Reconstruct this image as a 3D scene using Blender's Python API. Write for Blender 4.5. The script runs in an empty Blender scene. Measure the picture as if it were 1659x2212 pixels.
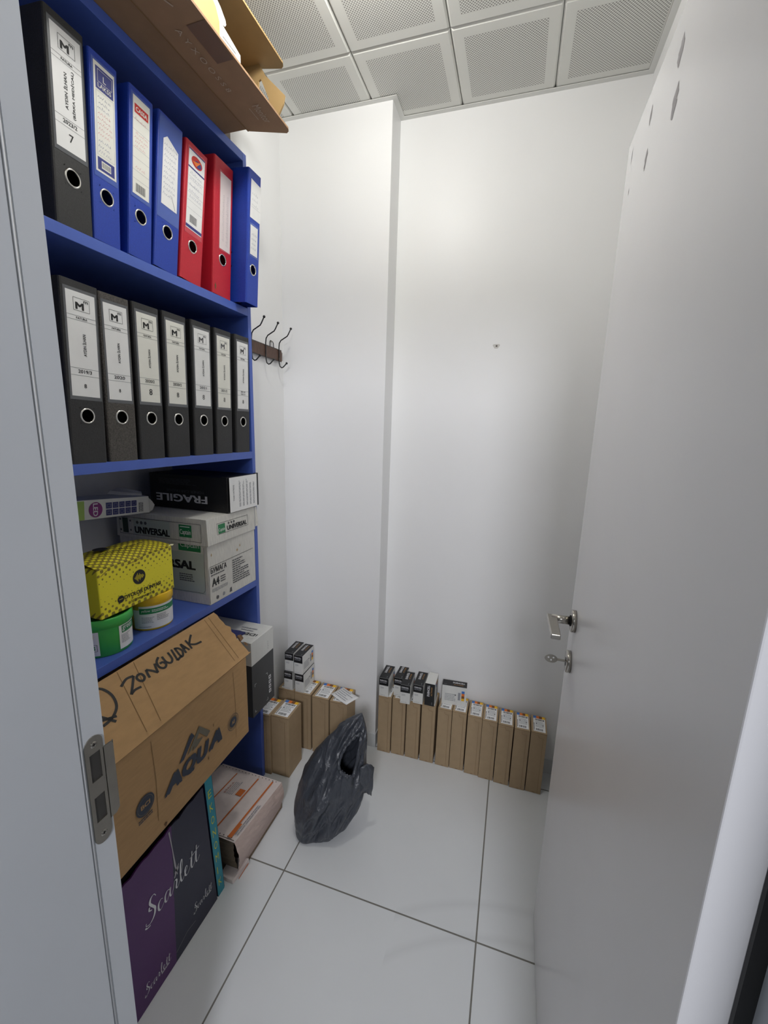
import bpy, bmesh, math, random
from mathutils import Vector, Matrix, noise
random.seed(7)
SC = bpy.context.scene
COL = SC.collection
V = Vector

# ------------------------------------------------------------------ camera
cam_d = bpy.data.cameras.new('camera')
cam = bpy.data.objects.new('camera', cam_d); COL.objects.link(cam)
YAW, PITCH, ROLL = 0.297, -0.1971, 0.0296
def cam_axes(yaw, pitch, roll):
    cy, sy, cp, sp = math.cos(yaw), math.sin(yaw), math.cos(pitch), math.sin(pitch)
    f = V((-sy*cp, cy*cp, sp)); r = V((cy, sy, 0)); u = r.cross(f)
    cr, sr = math.cos(roll), math.sin(roll)
    return cr*r+sr*u, -sr*r+cr*u, f
_r, _u, _f = cam_axes(YAW, PITCH, ROLL)
cam.matrix_world = Matrix(((_r.x, _u.x, -_f.x, 0.0), (_r.y, _u.y, -_f.y, 0.0), (_r.z, _u.z, -_f.z, 1.3883), (0, 0, 0, 1)))
cam_d.sensor_fit = 'VERTICAL'; cam_d.sensor_height = 36.0
cam_d.lens = 905.91/2212*36.0
cam_d.clip_start = 0.01
SC.camera = cam

# ------------------------------------------------------------------ light and exposure
SC.view_settings.view_transform = 'Standard'; SC.view_settings.look = 'None'
SC.view_settings.exposure = 0.0; SC.view_settings.gamma = 1.0; SC.view_settings.use_curve_mapping = False
w = bpy.data.worlds.new('world'); SC.world = w; w.use_nodes = True
w.node_tree.nodes['Background'].inputs[0].default_value = (0.86, 0.93, 1.0, 1)
w.node_tree.nodes['Background'].inputs[1].default_value = 0.08
def area(name, loc, size, power, color, rot=(0, 0, 0), shape='DISK'):
    d = bpy.data.lights.new(name, 'AREA'); d.shape = shape; d.size = size; d.energy = power; d.color = color
    o = bpy.data.objects.new(name, d); COL.objects.link(o); o.location = loc; o.rotation_euler = rot
    return o
pl = bpy.data.lights.new('storeroom_ceiling_lamp', 'POINT'); pl.energy = 10.5; pl.color = (1.0, 0.99, 0.94); pl.shadow_soft_size = 0.04
plo = bpy.data.objects.new('storeroom_ceiling_lamp', pl); COL.objects.link(plo); plo.location = (-0.412, 0.93, 2.408)
cl_ = area('corridor_ceiling_light', (0.36, -1.75, 2.30), 0.5, 39.0, (0.93, 0.94, 1.0))
cl_.rotation_euler = (V((-.25, 1.4, .6))-V(cl_.location)).to_track_quat('-Z', 'Y').to_euler()

# ------------------------------------------------------------------ materials
def lin(c):
    return tuple(((x/255)/12.92 if x/255 <= .04045 else ((x/255+.055)/1.055)**2.4) for x in c)
def nodes(m): return m.node_tree.nodes, m.node_tree.links
_mats = {}
def mat(name, rgb, rough=0.6, metal=0.0, var=0.0, scale=40.0, bump=0.0, stretch=None, spec=0.5):
    if name in _mats: return _mats[name]
    m = bpy.data.materials.new(name); m.use_nodes = True
    n, l = nodes(m); b = n['Principled BSDF']
    c = lin(rgb)
    b.inputs['Base Color'].default_value = (*c, 1); b.inputs['Roughness'].default_value = rough
    b.inputs['Metallic'].default_value = metal; b.inputs['Specular IOR Level'].default_value = spec
    if var or bump:
        tc = n.new('ShaderNodeTexCoord'); mp = n.new('ShaderNodeMapping'); l.new(tc.outputs['Object'], mp.inputs[0])
        if stretch: mp.inputs['Scale'].default_value = stretch
        nz = n.new('ShaderNodeTexNoise'); nz.inputs['Scale'].default_value = scale; nz.inputs['Detail'].default_value = 5
        l.new(mp.outputs[0], nz.inputs['Vector'])
        if var:
            r = n.new('ShaderNodeValToRGB'); l.new(nz.outputs[0], r.inputs[0])
            r.color_ramp.elements[0].position = .3; r.color_ramp.elements[1].position = .7
            r.color_ramp.elements[0].color = (*[x*(1-var) for x in c], 1)
            r.color_ramp.elements[1].color = (*[min(1, x*(1+var)) for x in c], 1)
            l.new(r.outputs[0], b.inputs['Base Color'])
        if bump:
            bp = n.new('ShaderNodeBump'); bp.inputs['Strength'].default_value = bump; bp.inputs['Distance'].default_value = .002
            l.new(nz.outputs[0], bp.inputs['Height']); l.new(bp.outputs[0], b.inputs['Normal'])
    _mats[name] = m
    return m
def mnode(n, l, op, a, b=None, c=None):
    x = n.new('ShaderNodeMath'); x.operation = op
    for i, s in enumerate((a, b, c)):
        if s is None: continue
        if isinstance(s, (int, float)): x.inputs[i].default_value = s
        else: l.new(s, x.inputs[i])
    return x.outputs[0]

WALL = mat('wall_paint', (238, 238, 238), .42, var=.012, scale=3, spec=.35)
WALLB = WALL
FRAME = mat('frame_paint', (208, 212, 217), .45, var=.015, scale=6)
DOORM = mat('door_lacquer', (226, 226, 228), .26, var=.012, scale=5)
SKIRT = mat('skirting_tile', (216, 219, 221), .25, var=.02, scale=8)
SEAL = mat('grey_seal', (206, 208, 211), .6)
BLACKRUB = mat('black_rubber', (14, 14, 15), .5, var=.3, scale=30)
METAL = mat('brushed_steel', (178, 174, 166), .24, 1.0, var=.08, scale=60, stretch=(1, 1, 12))
METALD = mat('strike_steel', (165, 161, 152), .36, 1.0, var=.05, scale=50)
RING = mat('ring_nickel', (214, 212, 206), .2, 1.0)
DARKHOLE = mat('dark_hole', (12, 12, 12), .8)
BLUE = mat('blue_laminate', (74, 100, 184), .38, var=.03, scale=20)
BLUEF = mat('blue_file_cloth', (28, 62, 166), .5, var=.12, scale=500, bump=.15)
REDF = mat('red_file_cloth', (190, 26, 46), .5, var=.08, scale=500, bump=.15)
BLACKF = mat('black_file_cloth', (38, 38, 39), .55, var=.25, scale=400, bump=.2)
MARBLEF = mat('speckled_file_board', (72, 68, 64), .6, var=.55, scale=350)
BOARD = mat('grey_board', (120, 122, 124), .8)
PAPER = mat('label_paper', (232, 232, 232), .6, var=.02, scale=30)
PAPERC = mat('cream_label_paper', (230, 229, 221), .6, var=.02, scale=30)
SHEETS = mat('file_sheets', (206, 202, 192), .8, var=.1, scale=200, stretch=(1, 30, 1))
PLASTIC = mat('label_pocket_film', (96, 98, 102), .22, spec=.6)
PLASTICB = mat('blue_pocket_film', (70, 94, 172), .15, spec=.6)
PLASTICR = mat('red_pocket_film', (196, 60, 74), .2, spec=.6)
INK = mat('black_ink', (24, 24, 26), .6)
INKG = mat('grey_ink', (88, 88, 92), .6)
INKL = mat('pale_grey_ink', (150, 152, 158), .6)
INKB = mat('blue_pen_ink', (104, 112, 148), .6)
INKR = mat('red_pen_ink', (206, 132, 138), .6)
NAVYP = mat('navy_label_print', (52, 58, 128), .5)
REDP = mat('red_label_print', (196, 44, 38), .5)
CARD = mat('brown_cardboard', (178, 142, 98), .8, var=.07, scale=25, bump=.05, stretch=(1, 1, 5))
CARDD = mat('dark_kraft_cardboard', (142, 112, 84), .8, var=.06, scale=30)
CARDI = mat('kraft_inner_cardboard', (150, 124, 82), .8, var=.05, scale=30)
CARDS = mat('small_carton_board', (168, 145, 114), .75, var=.05, scale=30)
CREASE = mat('board_crease', (128, 98, 64), .9)
TORN = mat('torn_board', (112, 84, 58), .95, var=.4, scale=120)
WHITEB = mat('white_box_board', (222, 222, 218), .55, var=.05, scale=30, stretch=(1, 1, .2))
WHITEW = mat('worn_white_board', (216, 214, 208), .65, var=.12, scale=60, stretch=(6, 6, .6))
BLACKB = mat('black_box_board', (20, 20, 22), .4, var=.2, scale=30)
GREYB = mat('charcoal_box_board', (66, 68, 70), .5, var=.05, scale=20)
GREENP = mat('green_print', (34, 128, 78), .5)
GREENPALE = mat('pale_green_print', (190, 200, 193), .6)
LIMEP = mat('lime_print', (158, 190, 92), .5)
PURPLEP = mat('purple_print', (128, 34, 118), .5)
INDIGO = mat('indigo_print', (48, 52, 112), .5)
YELP = mat('yellow_print', (226, 208, 40), .5)
STICKER = mat('white_sticker', (240, 240, 240), .5)
SBLUE = mat('sticker_blue', (60, 118, 196), .5)
SORANGE = mat('sticker_orange', (230, 122, 44), .5)
SBROWN = mat('sticker_brown', (128, 76, 36), .5)
SYELLOW = mat('sticker_yellow', (242, 190, 40), .5)
TUBG = mat('green_plastic', (62, 178, 78), .35)
TUBY = mat('yellow_plastic', (240, 196, 30), .35)
FORM = mat('form_paper', (224, 212, 208), .8, var=.04, scale=60)
FORMEDGE = mat('form_paper_fold', (212, 190, 181), .85, var=.12, scale=160, stretch=(1, .3, 12))
FORMEND = mat('shaded_form_end', (126, 112, 94), .9, var=.25, scale=200, stretch=(1, 1, 10))  # dark sheet edges, with the end face's shade put into the colour
ORANGE = mat('orange_form_print', (206, 112, 52), .6)
TEAL = mat('turquoise_board', (40, 148, 166), .5, var=.05, scale=30)
TEALEDGE = mat('navy_cover_edge', (22, 34, 66), .5)
YELPEN = mat('yellow_paint_pen', (214, 214, 60), .5)
WHITEP = mat('white_print', (226, 226, 228), .5)
WENGE = mat('brown_rack_board', (86, 62, 50), .5, var=.35, scale=60, stretch=(1, 6, 1))
BLACKM = mat('black_iron', (18, 18, 20), .35)
TRIMW = mat('white_metal_trim', (226, 226, 222), .45)
SCUFF = mat('grey_scuff', (150, 148, 150), .7)
PLASTERH = mat('plaster_hole', (204, 202, 198), .9)

def floor_material():
    m = bpy.data.materials.new('white_porcelain_tiles'); m.use_nodes = True
    n, l = nodes(m); b = n['Principled BSDF']
    tc = n.new('ShaderNodeTexCoord'); sp = n.new('ShaderNodeSeparateXYZ'); l.new(tc.outputs['Object'], sp.inputs[0])
    def line(o, off):
        t = mnode(n, l, 'FRACT', mnode(n, l, 'MULTIPLY', mnode(n, l, 'SUBTRACT', o, off-.3-6.0), 1/.6))
        d = mnode(n, l, 'ABSOLUTE', mnode(n, l, 'SUBTRACT', t, .5))
        return mnode(n, l, 'LESS_THAN', d, .0022/.6)
    g = mnode(n, l, 'MAXIMUM', line(sp.outputs[0], -.5884), line(sp.outputs[1], .9528))
    nz = n.new('ShaderNodeTexNoise'); nz.inputs['Scale'].default_value = 3.0; nz.inputs['Detail'].default_value = 6
    l.new(tc.outputs['Object'], nz.inputs['Vector'])
    ramp = n.new('ShaderNodeValToRGB'); l.new(nz.outputs[0], ramp.inputs[0])
    ramp.color_ramp.elements[0].color = (*lin((213, 216, 219)), 1); ramp.color_ramp.elements[1].color = (*lin((226, 229, 231)), 1)
    # faint arc-shaped rub marks swept by the door
    dx = mnode(n, l, 'SUBTRACT', sp.outputs[0], .20); dy = mnode(n, l, 'SUBTRACT', sp.outputs[1], .33)
    rr = mnode(n, l, 'SQRT', mnode(n, l, 'ADD', mnode(n, l, 'MULTIPLY', dx, dx), mnode(n, l, 'MULTIPLY', dy, dy)))
    def arc(r0, wd):
        return mnode(n, l, 'SUBTRACT', 1.0, mnode(n, l, 'MINIMUM', 1.0, mnode(n, l, 'DIVIDE', mnode(n, l, 'ABSOLUTE', mnode(n, l, 'SUBTRACT', rr, r0)), wd)))
    a = mnode(n, l, 'MULTIPLY', mnode(n, l, 'ADD', arc(.745, .02), arc(.66, .018)), .10)
    a = mnode(n, l, 'MULTIPLY', a, mnode(n, l, 'GREATER_THAN', sp.outputs[0], -.22))
    mx0 = n.new('ShaderNodeMixRGB'); l.new(a, mx0.inputs[0]); l.new(ramp.outputs[0], mx0.inputs[1]); mx0.inputs[2].default_value = (*lin((120, 122, 124)), 1)
    mx = n.new('ShaderNodeMixRGB'); l.new(g, mx.inputs[0]); l.new(mx0.outputs[0], mx.inputs[1]); mx.inputs[2].default_value = (*lin((120, 118, 112)), 1)
    l.new(mx.outputs[0], b.inputs['Base Color'])
    b.inputs['Roughness'].default_value = .2
    r2 = mnode(n, l, 'ADD', .16, mnode(n, l, 'MULTIPLY', nz.outputs[0], .16)); l.new(mnode(n, l, 'MAXIMUM', r2, mnode(n, l, 'MULTIPLY', g, .8)), b.inputs['Roughness'])
    bp = n.new('ShaderNodeBump'); bp.inputs['Strength'].default_value = .4; bp.inputs['Distance'].default_value = .001
    l.new(mnode(n, l, 'SUBTRACT', 1.0, g), bp.inputs['Height']); l.new(bp.outputs[0], b.inputs['Normal'])
    return m
FLOORM = floor_material()

GX, GY, GS = -.5567, 1.3534, .2889
def ceiling_material():
    m = bpy.data.materials.new('perforated_white_metal'); m.use_nodes = True
    n, l = nodes(m); b = n['Principled BSDF']
    tc = n.new('ShaderNodeTexCoord'); sp = n.new('ShaderNodeSeparateXYZ'); l.new(tc.outputs['Object'], sp.inputs[0])
    def cell(o, off): return mnode(n, l, 'FRACT', mnode(n, l, 'MULTIPLY', mnode(n, l, 'SUBTRACT', o, off-GS*8), 1/GS))
    tx, ty = cell(sp.outputs[0], GX), cell(sp.outputs[1], GY)
    def inside(t): return mnode(n, l, 'LESS_THAN', mnode(n, l, 'ABSOLUTE', mnode(n, l, 'SUBTRACT', t, .5)), .385)
    P = 36.0
    def hole(off):
        ax = mnode(n, l, 'SUBTRACT', mnode(n, l, 'FRACT', mnode(n, l, 'ADD', mnode(n, l, 'MULTIPLY', tx, P), off)), .5)
        ay = mnode(n, l, 'SUBTRACT', mnode(n, l, 'FRACT', mnode(n, l, 'ADD', mnode(n, l, 'MULTIPLY', ty, P), off)), .5)
        d = mnode(n, l, 'SQRT', mnode(n, l, 'ADD', mnode(n, l, 'MULTIPLY', ax, ax), mnode(n, l, 'MULTIPLY', ay, ay)))
        return mnode(n, l, 'LESS_THAN', d, .24)
    h = mnode(n, l, 'MULTIPLY', mnode(n, l, 'MAXIMUM', hole(0.0), hole(.5)), mnode(n, l, 'MULTIPLY', inside(tx), inside(ty)))
    mx = n.new('ShaderNodeMixRGB'); l.new(h, mx.inputs[0]); mx.inputs[1].default_value = (*lin((226, 226, 220)), 1); mx.inputs[2].default_value = (*lin((140, 138, 133)), 1)
    l.new(mx.outputs[0], b.inputs['Base Color']); b.inputs['Roughness'].default_value = .5
    return m
CEILM = ceiling_material()

def halftone_material(zlo, zhi):
    m = bpy.data.materials.new('yellow_halftone_board'); m.use_nodes = True
    n, l = nodes(m); b = n['Principled BSDF']
    tc = n.new('ShaderNodeTexCoord'); sp = n.new('ShaderNodeSeparateXYZ'); l.new(tc.outputs['Object'], sp.inputs[0])
    s = mnode(n, l, 'SUBTRACT', sp.outputs[2], sp.outputs[0])
    K = 2*math.pi/.0128
    c1 = mnode(n, l, 'COSINE', mnode(n, l, 'MULTIPLY', mnode(n, l, 'ADD', sp.outputs[1], s), K*.707))
    c2 = mnode(n, l, 'COSINE', mnode(n, l, 'MULTIPLY', mnode(n, l, 'SUBTRACT', sp.outputs[1], s), K*.707))
    p = mnode(n, l, 'MULTIPLY', mnode(n, l, 'ADD', c1, c2), .5)
    mid = (zlo+zhi)/2
    e = mnode(n, l, 'DIVIDE', mnode(n, l, 'ABSOLUTE', mnode(n, l, 'SUBTRACT', sp.outputs[2], mid)), (zhi-zlo)/2)
    t = mnode(n, l, 'SUBTRACT', 1.0, mnode(n, l, 'MULTIPLY', mnode(n, l, 'POWER', mnode(n, l, 'MINIMUM', e, 1.0), 2.2), 1.15))
    dark = mnode(n, l, 'GREATER_THAN', p, t)
    mx = n.new('ShaderNodeMixRGB'); l.new(dark, mx.inputs[0]); mx.inputs[1].default_value = (*lin((232, 220, 46)), 1); mx.inputs[2].default_value = (*lin((138, 124, 42)), 1)
    l.new(mx.outputs[0], b.inputs['Base Color']); b.inputs['Roughness'].default_value = .5
    return m

def two_tone_material(name, ca, cb, axis, cut, slope_axis=None, slope=0.0, rough=.5):
    m = bpy.data.materials.new(name); m.use_nodes = True
    n, l = nodes(m); b = n['Principled BSDF']
    tc = n.new('ShaderNodeTexCoord'); sp = n.new('ShaderNodeSeparateXYZ'); l.new(tc.outputs['Object'], sp.inputs[0])
    v = sp.outputs[axis]
    if slope_axis is not None: v = mnode(n, l, 'ADD', v, mnode(n, l, 'MULTIPLY', sp.outputs[slope_axis], slope))
    nz = n.new('ShaderNodeTexNoise'); nz.inputs['Scale'].default_value = 60; l.new(tc.outputs['Object'], nz.inputs['Vector'])
    v = mnode(n, l, 'ADD', v, mnode(n, l, 'MULTIPLY', mnode(n, l, 'SUBTRACT', nz.outputs[0], .5), .004))
    mx = n.new('ShaderNodeMixRGB'); l.new(mnode(n, l, 'GREATER_THAN', v, cut), mx.inputs[0])
    mx.inputs[1].default_value = (*lin(ca), 1); mx.inputs[2].default_value = (*lin(cb), 1)
    mv = n.new('ShaderNodeMixRGB'); mv.blend_type = 'MULTIPLY'; mv.inputs[0].default_value = .12
    l.new(mx.outputs[0], mv.inputs[1]); l.new(nz.outputs[0], mv.inputs[2]); l.new(mv.outputs[0], b.inputs['Base Color'])
    b.inputs['Roughness'].default_value = rough
    return m

def bag_material():
    m = bpy.data.materials.new('black_bag_film'); m.use_nodes = True
    n, l = nodes(m); b = n['Principled BSDF']
    b.inputs['Base Color'].default_value = (*lin((64, 68, 76)), 1); b.inputs['Roughness'].default_value = .33; b.inputs['Specular IOR Level'].default_value = .6
    tc = n.new('ShaderNodeTexCoord'); mp = n.new('ShaderNodeMapping'); mp.inputs['Rotation'].default_value = (0, math.radians(28), 0); mp.inputs['Scale'].default_value = (1.0, 1.0, .3)
    l.new(tc.outputs['Object'], mp.inputs[0])
    nz = n.new('ShaderNodeTexNoise'); nz.inputs['Scale'].default_value = 38; nz.inputs['Detail'].default_value = 4; nz.inputs['Distortion'].default_value = .8
    l.new(mp.outputs[0], nz.inputs['Vector'])
    bp = n.new('ShaderNodeBump'); bp.inputs['Strength'].default_value = .8; bp.inputs['Distance'].default_value = .010
    l.new(nz.outputs[0], bp.inputs['Height']); l.new(bp.outputs[0], b.inputs['Normal'])
    return m
BAGM = bag_material()

# ------------------------------------------------------------------ mesh helpers
_text = {}
def text_mesh(s, size, bold=0.0, shear=0.0, squeeze=1.0):
    key = (s, bold, shear)
    if key not in _text:
        c = bpy.data.curves.new('t', 'FONT'); c.body = s; c.size = 1.0; c.shear = shear
        c.align_x = 'LEFT'; c.resolution_u = 3; c.fill_mode = 'FRONT'
        o = bpy.data.objects.new('t', c); me = bpy.data.meshes.new_from_object(o)
        vs = [(v.co.x, v.co.y, 0) for v in me.vertices]; fs = [tuple(p.vertices) for p in me.polygons]
        bpy.data.objects.remove(o); bpy.data.curves.remove(c); bpy.data.meshes.remove(me)
        if bold > 0:                      # embolden with shifted copies of the glyphs
            v0, f0 = vs, fs; vs, fs = [], []
            for kk, (dx, dy) in enumerate(((-bold, -bold*.6), (bold, -bold*.6), (bold, bold*.6), (-bold, bold*.6), (0, 0))):
                k = len(vs); vs += [(x+dx, y+dy, kk) for x, y, _z in v0]; fs += [tuple(k+i for i in f) for f in f0]
        x0 = min(v[0] for v in vs); x1 = max(v[0] for v in vs); y0 = min(v[1] for v in vs); y1 = max(v[1] for v in vs)
        _text[key] = (vs, fs, x0, x1, y0, y1)
    return _text[key]

class Frame:
    def __init__(self, o, u, v):
        self.o = V(o); self.u = V(u).normalized(); self.v = V(v).normalized(); self.n = self.u.cross(self.v)
    def p(self, a, b, c=0.0): return self.o+self.u*a+self.v*b+self.n*c
def FX(x): return Frame((x, 0, 0), (0, 1, 0), (0, 0, 1))      # face looking to +x, coordinates (y, z)
def FY(y): return Frame((0, y, 0), (1, 0, 0), (0, 0, 1))      # face looking to -y, coordinates (x, z)
def FZ(z): return Frame((0, 0, z), (1, 0, 0), (0, 1, 0))      # face looking up, coordinates (x, y)

class MB:
    def __init__(self): self.v = []; self.f = []; self.m = []; self.mats = []; self.sm = []
    def mi(self, m):
        if m not in self.mats: self.mats.append(m)
        return self.mats.index(m)
    def add(self, vs, fs, m, smooth=False):
        k = len(self.v); i = self.mi(m); self.v += [tuple(v) for v in vs]
        for f in fs: self.f.append(tuple(k+j for j in f)); self.m.append(i); self.sm.append(smooth)
        return self
    def quad(self, a, b, c, d, m): return self.add([a, b, c, d], [(0, 1, 2, 3)], m)
    def hexa(self, p, m):          # 8 points: bottom 0-3 ccw, top 4-7
        return self.add(p, [(3, 2, 1, 0), (4, 5, 6, 7), (0, 1, 5, 4), (1, 2, 6, 5), (2, 3, 7, 6), (3, 0, 4, 7)], m)
    def box(self, x0, x1, y0, y1, z0, z1, m, bev=0.0):
        if bev <= 0:
            return self.hexa([(x0, y0, z0), (x1, y0, z0), (x1, y1, z0), (x0, y1, z0), (x0, y0, z1), (x1, y0, z1), (x1, y1, z1), (x0, y1, z1)], m)
        bm = bmesh.new(); bmesh.ops.create_cube(bm, size=1)
        for v in bm.verts: v.co = V(((x0+x1)/2+v.co.x*(x1-x0), (y0+y1)/2+v.co.y*(y1-y0), (z0+z1)/2+v.co.z*(z1-z0)))
        bmesh.ops.bevel(bm, geom=list(bm.edges), offset=bev, segments=2, affect='EDGES', profile=.5)
        bm.verts.index_update()
        self.add([v.co[:] for v in bm.verts], [[v.index for v in f.verts] for f in bm.faces], m); bm.free()
        return self
    def slab(self, fr, pts, c0, c1, m):   # 2D polygon (ccw) extruded along the frame normal
        n = len(pts); a = [fr.p(x, y, c0) for x, y in pts]; b = [fr.p(x, y, c1) for x, y in pts]
        fs = [tuple(range(n-1, -1, -1)), tuple(range(n, 2*n))]+[(i, (i+1) % n, n+(i+1) % n, n+i) for i in range(n)]
        return self.add(a+b, fs, m)
    def poly(self, fr, pts, m, c=.0005): return self.add([fr.p(x, y, c) for x, y in pts], [tuple(range(len(pts)))], m)
    def rect(self, fr, x0, y0, x1, y1, m, c=.0005): return self.poly(fr, [(x0, y0), (x1, y0), (x1, y1), (x0, y1)], m, c)
    def outline(self, fr, x0, y0, x1, y1, t, m, c=.0006):
        self.rect(fr, x0, y0, x1, y0+t, m, c); self.rect(fr, x0, y1-t, x1, y1, m, c)
        self.rect(fr, x0, y0+t, x0+t, y1-t, m, c); return self.rect(fr, x1-t, y0+t, x1, y1-t, m, c)
    def disc(self, fr, x, y, r, m, c=.0006, n=28, ry=None):
        ry = ry or r
        return self.poly(fr, [(x+r*math.cos(2*math.pi*i/n), y+ry*math.sin(2*math.pi*i/n)) for i in range(n)], m, c)
    def ring(self, fr, x, y, r0, r1, m, c=.0006, n=32):
        vs = [fr.p(x+r*math.cos(2*math.pi*i/n), y+r*math.sin(2*math.pi*i/n), c) for r in (r0, r1) for i in range(n)]
        return self.add(vs, [(i, n+i, n+(i+1) % n, (i+1) % n) for i in range(n)], m)
    def text(self, fr, s, x0, y0, wd, ht, m, bold=0.0, shear=0.0, c=.0008, rot=0, mirror=False):
        """fit the text into the box with lower left x0,y0 and size wd x ht (wd<=0: keep aspect); rot in quarter turns ccw"""
        vs, fs, a0, a1, b0, b1 = text_mesh(s, 1.0, bold, shear)
        tw, th = a1-a0, b1-b0
        out = []
        if rot % 2: bw, bh = ht, wd
        else: bw, bh = wd, ht
        if bw <= 0: bw = tw*bh/th
        if bh <= 0: bh = th*bw/tw
        for vx, vy, vk in vs:
            px, py = (vx-a0)/tw*bw, (vy-b0)/th*bh
            if rot == 1: px, py = bh-py, px
            elif rot == 3: px, py = py, bw-px
            elif rot == 2: px, py = bw-px, bh-py
            out.append(fr.p(x0+px, y0+py, c+vk*.00006))
        return self.add(out, fs, m)
    def stroke(self, fr, pts, wd, m, c=.0008):
        n = len(pts); L = []; R = []
        for i, (x, y) in enumerate(pts):
            a = pts[max(i-1, 0)]; b = pts[min(i+1, n-1)]
            d = V((b[0]-a[0], b[1]-a[1])); d = d.normalized() if d.length > 1e-9 else V((1, 0))
            h = (wd[i] if isinstance(wd, (list, tuple)) else wd)/2
            L.append(fr.p(x-d.y*h, y+d.x*h, c)); R.append(fr.p(x+d.y*h, y-d.x*h, c))
        return self.add(L+R, [(n+i, n+i+1, i+1, i) for i in range(n-1)], m)
    def tube(self, pts, r, m, n=10, cap=True):
        pts = [V(p) for p in pts]; k = len(pts); vs = []; fs = []; ref = None
        for i, p in enumerate(pts):
            t = (pts[min(i+1, k-1)]-pts[max(i-1, 0)]).normalized()
            if ref is None: ref = t.orthogonal().normalized()
            ref = (ref-t*ref.dot(t)).normalized(); q = t.cross(ref)
            rr = r[i] if isinstance(r, (list, tuple)) else r
            vs += [p+(ref*math.cos(2*math.pi*j/n)+q*math.sin(2*math.pi*j/n))*rr for j in range(n)]
        for i in range(k-1):
            for j in range(n): fs.append((i*n+j, i*n+(j+1) % n, (i+1)*n+(j+1) % n, (i+1)*n+j))
        if cap: fs += [tuple(range(n-1, -1, -1)), tuple(range((k-1)*n, k*n))]
        return self.add(vs, fs, m, True)
    def ball(self, p, r, m, n=10):
        p = V(p); vs = [p+V((0, 0, r))]; fs = []
        for i in range(1, n):
            a = math.pi*i/n
            vs += [p+V((math.sin(a)*math.cos(2*math.pi*j/n), math.sin(a)*math.sin(2*math.pi*j/n), math.cos(a)))*r for j in range(n)]
        vs.append(p-V((0, 0, r))); e = len(vs)-1
        for j in range(n):
            fs.append((0, 1+j, 1+(j+1) % n)); fs.append((e, 1+(n-2)*n+(j+1) % n, 1+(n-2)*n+j))
            for i in range(n-2): fs.append((1+i*n+j, 1+(i+1)*n+j, 1+(i+1)*n+(j+1) % n, 1+i*n+(j+1) % n))
        return self.add(vs, fs, m, True)
    def lathe(self, fr, prof, m, n=48, smooth=True):   # profile (radius, height along normal) around the frame origin
        vs = []; fs = []; k = len(prof)
        for r, h in prof: vs += [fr.o+(fr.u*math.cos(2*math.pi*j/n)+fr.v*math.sin(2*math.pi*j/n))*r+fr.n*h for j in range(n)]
        for i in range(k-1):
            for j in range(n): fs.append((i*n+j, i*n+(j+1) % n, (i+1)*n+(j+1) % n, (i+1)*n+j))
        fs += [tuple(range(n-1, -1, -1)), tuple(range((k-1)*n, k*n))]
        return self.add(vs, fs, m, smooth)
    def build(self, name, parent=None, bevel=0.0, fix=False):
        me = bpy.data.meshes.new(name); off = V(wloc(parent)) if parent else V((0, 0, 0))
        me.from_pydata([tuple(V(v)-off) for v in self.v], [], self.f)
        for m in self.mats: me.materials.append(m)
        for p, i, s in zip(me.polygons, self.m, self.sm): p.material_index = i; p.use_smooth = s
        if fix:
            bm = bmesh.new(); bm.from_mesh(me); bmesh.ops.remove_doubles(bm, verts=bm.verts, dist=1e-6); bmesh.ops.recalc_face_normals(bm, faces=bm.faces); bm.to_mesh(me); bm.free()
        o = bpy.data.objects.new(name, me); COL.objects.link(o); o.parent = parent
        if bevel:
            md = o.modifiers.new('bevel', 'BEVEL'); md.width = bevel; md.segments = 2; md.limit_method = 'ANGLE'
        return o
def wloc(o):
    p = V((0, 0, 0))
    while o is not None: p += o.location; o = o.parent
    return p
def thing(name, label, cat, loc, rot=(0, 0, 0), group=None):
    o = bpy.data.objects.new(name, None); COL.objects.link(o); o.empty_display_size = .05
    o.location = loc; o.rotation_euler = rot; o['label'] = label; o['category'] = cat
    if group: o['group'] = group
    return o
def tag(o, label, cat, group=None):
    o['label'] = label; o['category'] = cat
    if group: o['group'] = group
    return o
def struct(mb, name, bevel=0.0, **k):
    o = mb.build(name, None, bevel, **k); o['kind'] = 'structure'; return o
def small_lines(mb, fr, x0, y0, x1, y1, nrow, m, th=.45, rnd=None, c=.0008, short=.8):
    """rows of unreadably small print as broken bars"""
    rnd = rnd or random.Random(3); dy = (y1-y0)/nrow
    for i in range(nrow):
        y = y1-(i+.5)*dy; x = x0; end = x0+(x1-x0)*(short+(1-short)*rnd.random())
        while x < end-1e-4:
            w_ = min(end-x, (x1-x0)*rnd.uniform(.06, .2)); mb.rect(fr, x, y-dy*th/2, x+w_*.86, y+dy*th/2, m, c); x += w_

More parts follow.
